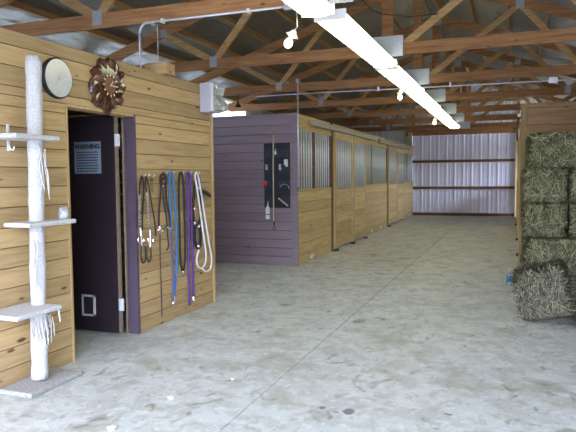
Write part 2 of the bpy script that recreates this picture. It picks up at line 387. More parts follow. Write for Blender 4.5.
for i, x in enumerate((DX0-.06, DX1+.07)):
    struct(MB().box((x-.07, Y1-.16, 0), (x+.07, Y1-.03, 3.0)).build('trim_%d' % (5+i), M['studZ']))
# gable girts
mb = MB()
for z, xa, xb in ((3.45, XL+.9, XR-.9), (4.0, XL+2.7, XR-2.7)): mb.box((xa, Y1-.06, z-.045), (xb, Y1-.022, z+.045))
for x in (-3.4, RX, .15): mb.box((x-.05, Y1-.1, 3.07), (x+.05, Y1-.062, roofz(x)-.05))
struct(mb.build('trim_7', M['purlin']))
# front wall, pierced by the big open door behind the camera
OX0, OX1, OZ = -3.3, 1.4, 3.0
mb = MB()
mb.add(*ribbed((XL, Y0, 0), (1,0,0), OX0-XL, 0, gz(XL), (0,1,0)))
mb.add(*ribbed((OX1, Y0, 0), (1,0,0), XR-OX1, 0, gz(OX1), (0,1,0)))
mb.add(*ribbed((OX0, Y0, 0), (1,0,0), OX1-OX0, OZ, gz(OX0), (0,1,0)))
struct(mb.build('wall_front', M['metalwall2']))
# roof
mb = MB()
for sx in (-1, 1):
    xe = XL-.3 if sx < 0 else XR+.3
    ze = roofz(xe); zr = roofz(RX); n_ = 40
    vs = []; fs = []
    for i in range(n_+1):
        y = Y0-.3 + (Y1-Y0+.7)*i/n_
        for j in range(9):
            t = j/8; x = RX+(xe-RX)*t; z = zr+(ze-zr)*t
            vs += [(x, y, z+.02), (x, y, z+.06)]
    for i in range(n_):
        for j in range(8):
            a = (i*9+j)*2; b_ = a+2; c_ = a+18; d_ = c_+2
            fs += [(a, b_, d_, c_), (a+1, c_+1, d_+1, b_+1)]
    mb.add(vs, fs)
struct(mb.build('ceiling', M['roof']))
ordn = ['first', 'second', 'third', 'fourth', 'fifth', 'sixth', 'seventh', 'eighth', 'ninth']
for side, sx in (('left', -1), ('right', 1)):
    for k in range(8):
        d = .12 + .61*k; x = RX+sx*d; z = roofz(x)-.026
        if abs(x) > 6: continue
        mb = MB(); mb.beam((x, Y0+.05, z), (x, Y1-.03, z), .038, .088, up=(sx/3.16, 0, .95))
        tag(mb.build('roof_purlin', M['purlin']), '%s long wooden purlin down from the ridge on the %s roof slope' % (ordn[k], side), 'purlin', 'roof purlins')

# ------------------------------------------------------------------ roof trusses
TY = [4.95+2.43*k for k in range(7)]
def make_truss(y):
    t = thing('roof_truss', (RX, y, 2.90), 'nearest wooden roof truss, crossing above the round clocks', 'roof truss', 'roof trusses')
    cz = 2.97; TK = .038
    def tz(x): return roofz(x)-.075-.07          # centre line of the top chord
    MB().box((XL+.05, y-TK/2, 2.90), (XR-.05, y+TK/2, 3.04)).build('bottom_chord', M['truss'], t)
    for sx in (-1, 1):
        e_ = RX+sx*4.62
        MB().beam((RX, y, tz(RX)), (e_, y, tz(e_)), TK, .14).build('top_chord', M['truss'], t)
    w_ = .089
    def web(x0, z0, x1, z1): MB().beam((x0, y+.001, z0), (x1, y+.001, z1), TK-.004, w_).build('web', M['trussd'], t)
    MB().beam((RX, y, 3.04), (RX, y, tz(RX)-.05), TK-.004, .14, up=(1,0,0)).build('king_post', M['truss'], t)
    for sx in (-1, 1):
        web(RX+sx*.22, 3.03, RX+sx*1.5, tz(RX+sx*1.5)-.04)
        web(RX+sx*1.55, tz(RX+sx*1.55)-.04, RX+sx*2.35, 3.03)
        web(RX+sx*2.42, 3.03, RX+sx*3.15, tz(RX+sx*3.1)-.05)
    def plate(x, z, w, h, m='plate'):
        mb = MB()
        for s_ in (-1, 1):
            mb.box((x-w/2, y+s_*(TK/2+.0005), z-h/2), (x+w/2, y+s_*(TK/2+.003), z+h/2))
        mb.build('gusset_plate', M[m], t)
    plate(RX, 3.01, .38, .24, 'bigplate'); plate(RX, tz(RX)-.03, .2, .2)
    for sx in (-1, 1):
        plate(RX+sx*2.38, 3.0, .11, .14); plate(RX+sx*1.52, tz(RX+sx*1.52)-.02, .12, .12); plate(RX+sx*3.15, tz(RX+sx*3.15)-.02, .1, .1)
    return t
t0 = make_truss(TY[0])
tl = ['second wooden roof truss from the camera, its centre plate beside the light strip', 'third wooden roof truss from the camera, with a conduit along it',
      'fourth wooden roof truss from the camera', 'fifth wooden roof truss from the camera', 'sixth wooden roof truss, near the back of the aisle',
      'farthest wooden roof truss, just before the white back wall']
for k in range(1, 7): dup(t0, (RX, TY[k], 2.90), tl[k-1])

# ------------------------------------------------------------------ plank walls
def planks_x(x0, x1, y0, y1, z0, z1, pitch, gap=.0055, mb=None):
    """horizontal boards; thin in whichever of x or y is thin"""
    mb = mb or MB(); z = z0
    k = math.floor(z0/pitch+1e-6)
    while z < z1-1e-4:
        zn = min(z1, (k+1)*pitch); mb.box((x0, y0, z+gap/2), (x1, y1, zn-gap/2)); z = zn; k += 1
    return mb
# tack room: front wall with a doorway
DY0, DY1, DTZ = 3.70, 4.58, 2.0
mb = MB()
planks_x(WX-.02, WX, -.9, DY0, 0, DTZ, .1375, mb=mb)
planks_x(WX-.02, WX, DY1, 6.03, 0, DTZ, .1375, mb=mb)
planks_x(WX-.02, WX, -.9, 6.03, DTZ, 2.44, .1375, mb=mb)
struct(mb.build('wall_near_left', M['pineY'], bevel=.002))
mb = MB()                                      # studs and inner sheathing behind the boards
mb.box((WX-.11, -.9, 0), (WX-.0205, DY0-.02, 2.42)); mb.box((WX-.11, DY1+.02, 0), (WX-.0205, 6.05, 2.42)); mb.box((WX-.11, DY0-.02, DTZ+.02), (WX-.0205, DY1+.02, 2.42))
struct(mb.build('trim_8', M['darkwood']))
struct(planks_x(XL+.07, WX-.02, 6.03, 6.05, 0, 2.44, .1375).build('wall_near_side', M['pineX']))
struct(planks_x(XL+.07, WX-.02, -.92, -.9, 0, 2.44, .1375).build('wall_near_end', M['pineX']))
struct(MB().box((XL+.07, -.9, 2.36), (WX-.12, 6.02, 2.40)).build('ceiling_tack_room', M['darkwood']))
struct(MB().box((WX-.02, 6.05, 0), (WX+.018, 6.07, 2.42)).build('trim_9', M['trim']))
# door frame of the tack room
fr = thing('door_2', (WX, DY0, 0), '', ''); del fr['label'], fr['category']; struct(fr)
MB().box((WX-.13, DY0-.001, 0), (WX+.006, DY0+.02, DTZ)).build('left_jamb', M['trim'], fr)
MB().box((WX-.09, DY1-.012, 0), (WX+.006, DY1+.02, DTZ)).build('right_jamb', M['jamb'], fr)
MB().box((WX-.13, DY0+.02, DTZ-.02), (WX+.006, DY1-.012, DTZ)).build('head_jamb', M['trim'], fr)
MB().box((WX-.112, DY1-.03, 0), (WX-.1005, DY1-.002, DTZ-.03)).build('stop_strip', M['edge'], fr)

# the dark door, swung inwards
HY = DY1-.04
d = thing('tack_room_door', (WX-.14, HY, .0), 'dark plum door swung open into the pine tack room', 'door')
MB().box((WX-.99, HY-.04, .012), (WX-.155, HY, 1.985)).build('door_slab', M['plum'], d, bevel=.002)
MB().box((WX-.1545, HY-.041, .012), (WX-.142, HY, 1.985)).build('edge_strip', M['edge'], d)
for z in (1.77, .28):
    mb = MB(); mb.box((WX-.152, HY-.046, z-.055), (WX-.095, HY-.0412, z+.055)); mb.tube([(WX-.127, HY-.052, z-.055), (WX-.127, HY-.052, z+.055)], .011, 8)
    mb.build('hinge', M['whitepaint'], d)
# cat flap
fx0, fx1, fz0, fz1 = -3.76, -3.61, .15, .35; yy = HY-.041
cf = thing('cat_flap', ((fx0+fx1)/2, yy, fz0), 'small square cat flap with a pale metal frame near the foot of the plum door', 'cat flap')
mb = MB()
for a, b_ in (((fx0, fz0), (fx0+.018, fz1)), ((fx1-.018, fz0), (fx1, fz1)), ((fx0, fz0), (fx1, fz0+.018)), ((fx0, fz1-.018), (fx1, fz1))):
    mb.box((a[0], yy-.014, a[1]), (b_[0], yy, b_[1]))
mb.build('frame', M['whitepaint'], cf)
MB().box((fx0+.018, yy-.006, fz0+.018), (fx1-.018, yy, fz1-.018)).build('flap', M['flap'], cf)
# warning sign
sx0, sx1, sz0, sz1 = -3.80, -3.505, 1.475, 1.765
sg = thing('warning_sign', ((sx0+sx1)/2, yy, sz0), 'blue-grey warning notice screwed to the dark plum door', 'sign')
MB().box((sx0, yy-.004, sz0), (sx1, yy, sz1)).build('panel', M['sign'], sg)
SM = lambda x, z: Matrix.Translation((x, yy-.0045, z)) @ Matrix.Rotation(math.pi/2, 4, 'X')
text_mesh('lettering', 'WARNING',   .058, SM((sx0+sx1)/2, sz1-.045), M['signtext'], sg, bold=.003)
mb = MB(); z = sz1-.09
rr_ = random.Random(3)
for k in range(8):
    x = sx0+.03
    while x < sx1-.04:
        w = rr_.uniform(.012, .035); mb.box((x, yy-.0055, z-.011), (min(x+w, sx1-.03), yy-.0041, z)); x += w+.006
    z -= .0245
mb.build('small_print', M['signtext'], sg)

# purple end wall of the stalls
PY = 8.96
mb = planks_x(XL+.07, WX-.005, PY, PY+.02, 0, 2.44, .141)
struct(mb.build('wall_purple', M['purple'], bevel=.002))
struct(MB().box((XL+.07, PY+.0205, 0), (WX-.03, PY+.06, 2.42)).build('trim_10', M['darkwood']))
struct(MB().box((WX-.09, PY-.02, 0), (WX+.004, PY-.001, 2.44)).build('trim_11', M['purple']))

# ------------------------------------------------------------------ stall fronts
def grille(mb, y0, y1, z0, z1, x, pitch=.12, r=.0125):
    n = max(1, int((y1-y0)/pitch)); st = (y1-y0)/n
    for i in range(n): mb.tube([(x, y0+st*(i+.5), z0), (x, y0+st*(i+.5), z1)], r, 8)
def step(y): return WALLX - (0 if y < 13.55 else .06 if y < 16.6 else .11 if y < 19.45 else .15)
def panel(y0, y1, label, div):
    WX = step(y0)
    t = thing('barred_stall_screen', (WX, (y0+y1)/2, 0), label, 'stall front', 'fixed stall front panels')
    planks_x(WX-.055, WX-.01, y0, y1, 0, 1.2, .17).build('lower_boards', M['stallY'], t, bevel=.002)
    MB().box((WX-.055, y0, 2.19), (WX-.01, y1, 2.42)).build('header_board', M['stallY'], t)
    MB().box((WX-.06, y0, 1.2005), (WX-.004, y1, 1.225)).build('sill', M['studZ'], t)
    mb = MB(); grille(mb, y0+.04, y1-.04, 1.225, 2.19, WX-.032); mb.build('bar_grille', M['bars'], t, smooth=True)
    for dv in div: MB().box((WX-.05, dv-.02, 1.226), (WX-.012, dv+.02, 2.189)).build('divider', M['darkwood'], t)
    return t
def sdoor(y0, y1, label, latch=None):
    WX = step(y0)
    t = thing('stall_door', (WX+.03, (y0+y1)/2, .04), label, 'stall door', 'sliding stall doors')
    xa, xb = WX-.0, WX+.04
    sw = .075
    planks_x(xa+.008, xb-.01, y0+sw, y1-sw, .06, 1.2, .17).build('lower_boards', M['stallY'], t, bevel=.002)
    for a, b_ in ((y0, y0+sw), (y1-sw, y1)): MB().box((xa, a, .05), (xb, b_, 2.28)).build('stile', M['studZ'], t)
    MB().box((xa, y0+sw, 2.14), (xb, y1-sw, 2.28)).build('top_rail', M['stallY'], t)
    mb = MB(); grille(mb, y0+sw, y1-sw, 1.2, 2.14, (xa+xb)/2); mb.build('bar_grille', M['bars'], t, smooth=True)
    if latch:
        mb = MB(); mb.box((xb+.0005, latch-.02, 1.0), (xb+.012, latch+.05, 1.1)); mb.tube([(xb+.014, latch, 1.02), (xb+.05, latch+.01, 1.06), (xb+.014, latch+.02, 1.1)], .008, 6)
        mb.build('latch', M['galv'], t)
    return t
def post(y, label, m='studZ', w=.1, h=2.44):
    x = step(y)-.09
    return tag(MB().box((x, y-w/2, 0), (x+.09, y+w/2, h)).build('stall_post', M[m], origin=None), label, 'post', 'stall front posts')
panel(PY+.03, 10.86, 'fixed pine stall front with white bars, next to the purple wall', [9.86])
post(10.91, 'narrow dark strip for the shaded gap between the first stall front and its sliding door', 'darkwood', w=.07)  # dark wood strip standing in for the shaded gap beside the door
sdoor(10.96, 12.30, 'sliding pine stall door nearest the camera, with a metal latch on its far edge', latch=12.24)
sdoor(12.36, 13.52, 'second sliding pine stall door, touching the latched one')
panel(13.6, 16.5, 'fixed pine stall front with white bars midway along the row', [14.6])
post(16.62, 'dark reddish post midway along the stall row', 'darkwood', w=.12)
sdoor(16.75, 18.1, 'third sliding pine stall door, beyond the middle post')
sdoor(18.16, 19.4, 'farthest sliding pine stall door, near the white back wall')
panel(19.5, 21.7, 'fixed stall front at the far end by the back wall', [20.4])
struct(MB().box((WX-.2, PY+.03, 2.42), (WX-.04, 21.8, 2.44)).build('trim_12', M['studZ']))
for i, y in enumerate((13.56, 17.6)):
    struct(planks_x(XL+.07, WX-.22, y, y+.04, 0, 2.3, .19).build('wall_partition_%d' % (i+1), M['pineX']))
def track(y0, y1, label):
    WX = step(y0)
    t = thing('door_track', (WX+.06, (y0+y1)/2, 2.28), label, 'door track', 'sliding door tracks')
    MB().box((WX+.012, y0, 2.285), (WX+.085, y1, 2.375)).build('rail_cover', M['railcover'], t, bevel=.004)
    MB().box((WX+.001, y0+.01, 2.30), (WX+.0115, y1-.01, 2.36)).build('backing_board', M['studZ'], t)
track(9.58, 14.4, 'long galvanised sliding-door track above the nearer stall doors')
track(15.2, 20.0, 'galvanised sliding-door track above the far stall doors')
for i, (y, l) in enumerate(((11.05, 'black floor guide under the near edge of the first stall door'), (12.33, 'black floor guide where the two nearer stall doors meet'),
                            (13.5, 'black floor guide under the far edge of the second stall door'), (16.85, 'black floor guide below the middle post of the stalls'))):
    WX = step(y); mb = MB(); mb.box((WX+.0, y-.09, 0), (WX+.07, y+.09, .012)); mb.box((WX+.046, y-.07, .012), (WX+.056, y+.07, .045)); mb.box((WX+.0, y-.07, .012), (WX+.004, y+.07, .035))
    tag(mb.build('door_guide', M['black']), l, 'door guide', 'floor guides of stall doors')
for (px, py), l in (((312, 256), 'white scuffed bracket low on the first stall front'), ((372, 231), 'white bracket low on the middle stall front, nearer one'),
                    ((381, 227), 'white bracket low on the middle stall front, farther one'), ((409.3, 215), 'white bracket low on the farthest stall front')):
    q = onx(px, py, WALLX-.008); WX = step(q.y); q = onx(px, py, WX-.008)
    mb = MB(); z = max(q.z, .05)
    mb.box((WX-.0095, q.y-.10, z-.02), (WX-.002, q.y+.10, z+.02)); mb.box((WX-.0095, q.y-.04, z-.045), (WX+.004, q.y+.03, z+.045))
    tag(mb.build('bracket', M['whitepaint']), l, 'bracket', 'low white brackets')

WX = WALLX
# ------------------------------------------------------------------ right-hand stalls beyond the hay
RW = .15
struct(planks_x(RW+.03, XR-.07, 8.96, 9.0, 0, 2.42, .235).build('wall_hay_bay', M['hayboard'], bevel=.002))
struct(MB().box((RW+.03, 9.0005, 0), (XR-.07, 9.03, 2.40)).build('trim_13', M['darkwood']))
tag(MB().box((RW-.06, 8.99, 0), (RW+.029, 9.08, 2.42)).build('stall_post', M['oldpost']), 'tan upright post at the corner of the hay bay, left of the bales', 'post')
mb = thing('barred_stall_screen', (RW, 15, 0), 'stall fronts along the right side of the aisle, seen edge on', 'stall front')
planks_x(RW+.01, RW+.05, 9.1, 21.7, 0, 1.2, .17).build('lower_boards', M['stallY'], mb)
MB().box((RW-.028, 9.1, 2.17), (RW+.009, 21.7, 2.30)).build('door_rail', M['oldpost'], mb)
MB().box((RW+.01, 9.1, 2.16), (RW+.05, 21.7, 2.4)).build('header_board', M['stallY'], mb)
g = MB(); grille(g, 9.12, 21.7, 1.2, 2.16, RW+.03, pitch=.21); g.build('bar_grille', M['bars'], mb, smooth=True)
for y in (9.7, 11.4, 12.6, 13.9, 15.1, 16.4, 17.7, 18.9, 20.1, 21.3):
    MB().box((RW-.03, y-.05, 0), (RW+.009, y+.05, 2.38)).build('stile', M['studZ'], mb)
for y, l in ((11.3, 'black floor guide at the right edge of the aisle, nearest the bales'), (14.0, 'black floor guide at the right edge of the aisle, middle one'), (18.2, 'black floor guide at the right edge of the aisle, farthest')):
    tag(MB().box((RW-.08, y-.08, 0), (RW-.008, y+.08, .04)).build('door_guide', M['black'], bevel=.004), l, 'door guide', 'floor guides of stall doors')
# white junction box + hanging hose-like strap on the right post
t = thing('strap', (RW-.07, 8.97, 1.6), 'black strap hanging from a white fitting on the post left of the hay', 'strap')
MB().box((.045, 8.955, 2.235), (.088, 8.989, 2.275)).build('white_fitting', M['whiteplastic'], t, bevel=.006)
MB().tube([(.06, 8.96, 2.22), (.045, 8.96, 2.12), (.04, 8.965, 2.02), (.05, 8.965, 1.9)], .012, 6).build('webbing', M['black'], t, smooth=True)

# ------------------------------------------------------------------ hay bales
def bale_mesh(name, size, seed, n_st, m, rnd=.03, lean=1.0):
    """a bale: lumpy pressed block clothed in loose stalks (origin at the centre of its base)"""
    rg = random.Random(seed); sx, sy, sz = size
    bm = bmesh.new(); bmesh.ops.create_cube(bm, size=1)
    bmesh.ops.subdivide_edges(bm, edges=bm.edges[:], cuts=9, use_grid_fill=True)
    def shape(p):
        q = Vector((p.x*2, p.y*2, p.z*2)); k = 8
        l = (abs(q.x)**k+abs(q.y)**k+abs(q.z)**k)**(1/k); q = q/l if l > 0 else q
        w = Vector((q.x*sx/2, q.y*sy/2, q.z*sz/2))
        d_ = noise.noise(w*7+Vector((seed*3.1, 0, 0)))*rnd + noise.noise(w*22+Vector((0, seed, 0)))*rnd*.5
        return w + w.normalized()*d_
    for v in bm.verts: v.co = shape(v.co) + Vector((0, 0, sz/2))
    vs = [v.co.copy() for v in bm.verts]; fs = [tuple(v.index for v in f.verts) for f in bm.faces]
    bm.free()
    mb = MB(); mb.v = vs; mb.f = fs
    faces = [(0, 1), (0, -1), (1, 1), (1, -1), (2, 1), (2, -1)]
    areas = [sy*sz, sy*sz, sx*sz, sx*sz, sx*sy, sx*sy*.2]
    for i in range(n_st):
        ax, sg_ = rg.choices(faces, areas)[0]
        p = Vector([rg.uniform(-.5, .5) for _ in range(3)]); p[ax] = .5*sg_
        w = shape(p)
        nrm = Vector((0,0,0)); nrm[ax] = sg_
        d_ = Vector([rg.gauss(0, 1) for _ in range(3)]); d_[ax] *= .12
        if rg.random() < .5 and ax != 2: d_.z *= 2
        d_.normalize()
        ln = rg.uniform(.05, .2); wd = rg.uniform(.0012, .0036)
        sd = d_.cross(nrm).normalized()*wd
        lift = rg.uniform(.001, .012); bend = rg.uniform(-.012, .03)
        tip = rg.uniform(-.01, .022)*lean
        droop = Vector((0, 0, -rg.uniform(0, .02)))
        c0 = w - d_*ln/2 + nrm*lift + Vector((0,0,sz/2)); c1 = w + nrm*(lift+bend*.5+.004) + Vector((0,0,sz/2)); c2 = w + d_*ln/2 + nrm*(lift+tip) + droop + Vector((0,0,sz/2))
        if lean <= 1:
            for c__ in (c0, c1, c2):
                c__.x = max(-sx/2-.02, min(sx/2+.015, c__.x)); c__.y = max(-sy/2-.03, min(sy/2+.012, c__.y)); c__.z = min(c__.z, sz+.012)
        for c__ in (c0, c1, c2): c__.z = max(c__.z, .002)
        k = len(mb.v); mb.v += [c0-sd, c0+sd, c1-sd, c1+sd, c2-sd*.5, c2+sd*.5]; mb.f += [(k, k+1, k+3, k+2), (k+2, k+3, k+5, k+4)]
    me = bpy.data.meshes.new(name); me.from_pydata([tuple(v) for v in mb.v], [], mb.f); me.update(); me.materials.append(m)
    return me
BH = .377
me_long = [bale_mesh('hay_bale', (.94, .44, BH-.012), s_, 6500, M['hay']) for s_ in (1, 2)]
me_end = [bale_mesh('hay_bale', (.42, .94, BH-.012), s_, 6500, M['hay']) for s_ in (3, 4)]
def bale(me, x, y, z, label, rz=0, ry=0, rx=0, sc=(1,1,1)):
    o = bpy.data.objects.new('hay_bale', me); COL.objects.link(o); o.location = (x, y, z); o.rotation_euler = (rx, ry, rz); o.scale = sc
    return tag(o, label, 'hay bale', 'stacked hay bales')
LX = .115
rows = {0: ('e', 6.86), 1: ('l', 6.80), 2: ('e', 6.99), 3: ('e', 7.02), 4: ('l', 7.03)}
lay = ['bottom', 'second', 'third', 'fourth', 'top']
pos_e = ['leftmost', 'second from the left', 'third from the left', 'fourth from the left', 'fifth from the left']
for r_, (kind, yf) in rows.items():
    z = r_*BH+.001
    j = R.uniform(0, .02) + (.03 if r_ == 4 else 0)
    nm = {'bottom': 'bottom layer of the stack', 'top': 'top layer of the stack'}.get(lay[r_], lay[r_]+' layer up in the stack')
    if kind == 'e':
        for k in range(3):
            bale(me_end[(k+r_) % 2], LX+j+.215+k*.455, yf+.48+R.uniform(-.02, .02), z, 'hay bale set end on, %s, %s' % (pos_e[k], nm), rz=R.uniform(-.02, .02)+math.pi*(k % 2))
        bale(me_end[r_ % 2], LX+j+.215, yf+1.44, z, 'hay bale hidden behind the leftmost bale, %s' % nm, rz=.01)
    else:
        for k in range(2):
            bale(me_long[(k+r_) % 2], LX+j+.48+k*.98, yf+.23+R.uniform(-.015, .015), z, 'hay bale laid lengthwise, %s, %s' % (pos_e[k], nm), rz=R.uniform(-.01, .01)+math.pi*(k % 2))
        bale(me_end[0], LX+j+.215, yf+.955, z, 'hay bale behind the leftmost bale, %s' % nm)
me_f = bale_mesh('hay_bale', (.44, .50, .45), 11, 8500, M['hay2'], rnd=.045, lean=1.15)
fb = bale(me_f, .35, 6.46, .05, 'broken brownish hay bale tipped over on the floor in front of the stack', ry=-.24, rz=-.10, rx=.04)
fb['group'] = 'hay bales on the floor'; del fb['group']
# loose hay on the floor
mb = MB(); rg = random.Random(5)
for i in range(5200):
    if i < 2600: x = rg.gauss(.72, .22); y = rg.gauss(6.35, .12)
    else: x = rg.uniform(-.05, 2.2); y = rg.gauss(6.45, .16) if x > .1 else rg.gauss(6.9, .7)
    if x < -.02 + rg.random()*.1 or y > 6.72 or (x < .58 and 6.22 < y): continue
    z = .002+abs(rg.gauss(0, 1))*.03*(1 if x > .5 else .3)
    a = rg.uniform(0, 6.28); ln = rg.uniform(.03, .12); d_ = Vector((math.cos(a), math.sin(a), rg.uniform(-.2, .3))); sd = Vector((-d_.y, d_.x, 0))*.002
    p = Vector((x, y, z)); q = p+d_*ln; q.z = max(q.z, .002)
    k = len(mb.v); mb.v += [p-sd, p+sd, q+sd*.6, q-sd*.6]; mb.f += [(k, k+1, k+2, k+3)]
tag(mb.build('loose_hay', M['hay']), 'loose hay scattered on the floor at the foot of the bale stack', 'hay', kind='stuff')
# straw bits and chaff strewn over the concrete
mb = MB()
for i in range(550):
    x = rg.uniform(-3.1, .3); y = rg.choice([rg.uniform(2.2, 9), rg.uniform(2.2, 5)])
    a = rg.uniform(0, 6.28); ln = rg.uniform(.006, .022); sd = Vector((-math.sin(a), math.cos(a), 0))*.0014; d_ = Vector((math.cos(a), math.sin(a), 0))*ln
    p = Vector((x, y, .003)); k = len(mb.v); mb.v += [p-sd, p+sd, p+d_+sd, p+d_-sd]; mb.f += [(k, k+1, k+2, k+3)]
tag(mb.build('chaff', M['hay2']), 'fine straw chaff strewn over the grey concrete floor', 'straw', kind='stuff')
# three pale scraps on the floor
for (px, py), s_, l in (((171, 399), .02, 'small crumpled white scrap on the floor, right of the cat tree'), ((112, 430), .024, 'white scrap on the floor at the very front edge'), ((232, 380), .013, 'tiny white crumb on the floor midway between the tack wall and the joint')):
    d_ = RM @ _v(px, py); q = Vector((0,0,CAMH)) + d_*(-CAMH/d_.z)
    bm = bmesh.new(); bmesh.ops.create_icosphere(bm, subdivisions=2, radius=s_)
    for v in bm.verts: v.co *= 1+noise.noise(v.co*60)*.6; v.co.z *= .5
    mb = MB(); mb.v = [v.co + Vector((q.x, q.y, s_*.5)) for v in bm.verts]; mb.f = [tuple(v.index for v in f.verts) for f in bm.faces]; bm.free()
    tag(mb.build('paper_scrap', M['cream']), l, 'scrap', 'scraps on the floor')

# water bottle
bx, by = -.03, 8.2
t = thing('water_bottle', (bx, by, 0), 'small clear water bottle with a blue label standing left of the fallen bale', 'bottle')
MB().lathe([(.028, 0), (.032, .01), (.032, .13), (.026, .155), (.013, .18), (.012, .19)], (bx, by, 0)).build('bottle_body', M['bluebottle'], t, smooth=True)
MB().lathe([(.0326, .05), (.0326, .12)], (bx, by, 0)).build('bottle_label', M['bluerope'], t, smooth=True)
MB().lathe([(.0145, .19), (.0145, .207)], (bx, by, 0)).build('bottle_cap', M['whiteplastic'], t)

# ------------------------------------------------------------------ fluorescent strips
def strip(y0, label):
    y1 = y0+2.44; cx = -1.51; w = .15
    t = thing('fluorescent_fixture', (cx, (y0+y1)/2, 2.78), label, 'light fixture', 'fluorescent strip lights')
    # wrap-round lens
    prof = [(-w, .0), (-w*.93, -.03), (-w*.55, -.052), (0, -.058), (w*.55, -.052), (w*.93, -.03), (w, .0)]
    mb = MB(); n = len(prof); vs = []
    for y in (y0+.012, y1-.012): vs += [(cx+a, y, 2.845+b_) for a, b_ in prof]
    mb.add(vs, [(i, i+1, n+i+1, n+i) for i in range(n-1)] + [tuple(range(n)), tuple(range(n, 2*n))[::-1], (0, n, 2*n-1, n-1)])
    mb.build('lens', M['tube'], t)
    MB().box((cx-w*.8, y0+.01, 2.847), (cx+w*.8, y1-.01, 2.885)).build('housing', M['whitepaint'], t, bevel=.004)
    for y in (y0, y1-.011): MB().box((cx-w*.98, y, 2.80), (cx+w*.98, y+.011, 2.895)).build('end_cap', M['brightwhite'], t)
    return t
fx = [(2.53, 'nearest fluorescent strip light, cut off by the top of the picture'), (5.15, 'second fluorescent strip light from the camera, the first seen whole'), (7.77, 'third fluorescent strip light from the camera'),
      (10.39, 'fourth fluorescent strip light from the camera'), (13.01, 'fifth fluorescent strip light from the camera'), (15.63, 'farthest fluorescent strip light in the line')]
f0 = strip(*fx[0])
for k, (y, l) in enumerate(fx[1:]): dup(f0, (f0.location.x-.02*(k+1), y+1.22, 2.78), l)
f0.location.x -= .07

# bare bulbs
def bulb_light(c, tilt, label, wire_to=None, disc=True):
    c = Vector(c); t = thing('bulb_lamp', c, label, 'lamp', 'bare bulbs')
    mt = Matrix.Translation(c) @ tilt.to_matrix().to_4x4()
    MB().lathe([(.004, -.062), (.022, -.055), (.034, -.035), (.036, -.018), (.028, .005), (.015, .025), (.013, .04)], n=18, mtx=mt).build('bulb', M['bulb'], t, smooth=True)
    MB().lathe([(.022, .036), (.055, .045), (.058, .052), (.028, .075), (.02, .095), (.003, .098)], n=20, mtx=mt).build('socket', M['whiteplastic'], t, smooth=True)
    if wire_to: MB().tube([mt @ Vector((0, 0, .097)), mt @ Vector((.01, 0, .13)), Vector(wire_to)-Vector((0, 0, .06)), Vector(wire_to)], .004, 6).build('cord', M['galv'], t)
b1 = ony(289.5, 41, 4.9); bulb_light(b1, Euler((0, .5, 0)), 'glowing bare bulb hanging beside the nearest strip light', (b1.x+.05, 4.95, 2.9))
b2 = ony(400, 96, 9.8); bulb_light(b2, Euler((0, 0, 0)), 'glowing bare bulb hanging left of the light strip at mid aisle', (b2.x, 9.81, 2.90))
b3 = ony(434.6, 122, 14.65); bulb_light(b3, Euler((0, 0, 0)), 'farthest glowing bare bulb, left of the strip-light end', (b3.x, 14.67, 2.90))

# ------------------------------------------------------------------ conduits and cables
def arc(c, r, a0, a1, u, v, n=8):
    return [Vector(c) + Vector(u)*r*math.cos(a0+(a1-a0)*i/n) + Vector(v)*r*math.sin(a0+(a1-a0)*i/n) for i in range(n+1)]
cx0 = WX-.05; cy = 4.915; rz_ = 2.885
pts = [(cx0, cy-.2, 2.38), (cx0, cy-.2, 2.62)]
pts = [Vector((-3.33, 4.9, 2.425)), Vector((-3.33, 4.9, 2.80))] + arc((-3.24, 4.9, 2.80), .09, math.pi, math.pi/2, (1,0,0), (0,0,1)) + [Vector((-1.85, 4.9, 2.89))]
t = thing('conduit', (-3.28, 4.9, 2.43), 'pale conduit rising from the tack room and bending along the nearest truss', 'conduit')
MB().tube(pts, .011, 8).build('pipe', M['conduit'], t, smooth=True)
for x in (-3.08, -2.2): MB().box((x-.012, 4.884, 2.872), (x+.012, 4.93, 2.91)).build('clip', M['whitepaint'], t)
MB().box((-1.86, 4.87, 2.86), (-1.76, 4.93, 2.93)).build('junction_box', M['galv'], t, bevel=.004)
t = thing('conduit', (WX+.02, 8.93, 1.2), 'thin white conduit running up the corner of the purple wall to the trusses', 'conduit')
MB().tube([(WX+.018, 8.93, 1.18), (WX+.018, 8.93, 2.93)], .010, 8).build('pipe', M['conduit'], t, smooth=True)
MB().box((WX-.01, 8.91, 2.90), (WX+.05, 8.95, 2.96)).build('junction_box', M['galv'], t)
# green wrap low on that conduit
tag(MB().box((WX+.0, 8.905, 1.20), (WX+.03, 8.918, 1.27)).build('tag', M['green'], bevel=.004), 'small green tag on the conduit at the corner of the purple wall', 'tag')
t = thing('conduit', (-1.2, 9.87, 2.83), 'long pale conduit slung under the third roof truss across the aisle', 'conduit')
MB().tube([(-4.3, 9.85, 2.86), (-3.2, 9.85, 2.86), (-1.3, 9.85, 2.845), (.6, 9.85, 2.83), (2.9, 9.85, 2.84)], .011, 8).build('pipe', M['conduit'], t, smooth=True)
MB().box((.48, 9.82, 2.80), (.6, 9.87, 2.88)).build('junction_box', M['galv'], t)
for x in (-2.1, -.95): MB().box((x-.015, 9.83, 2.83), (x+.015, 9.868, 2.90)).build('clip', M['whitepaint'], t)
# black cable looped over the second truss
P_ = [ony(x, y, 7.33) for x, y in ((350, -12), (362, 0), (372, 10), (383, 14.5), (395, 15), (410, 17), (425, 15), (438, 14))]
tag(MB().tube(P_, .006, 6).build('cable', M['black'], smooth=True), 'black electric cable looped along the second truss beside its king post', 'cable')
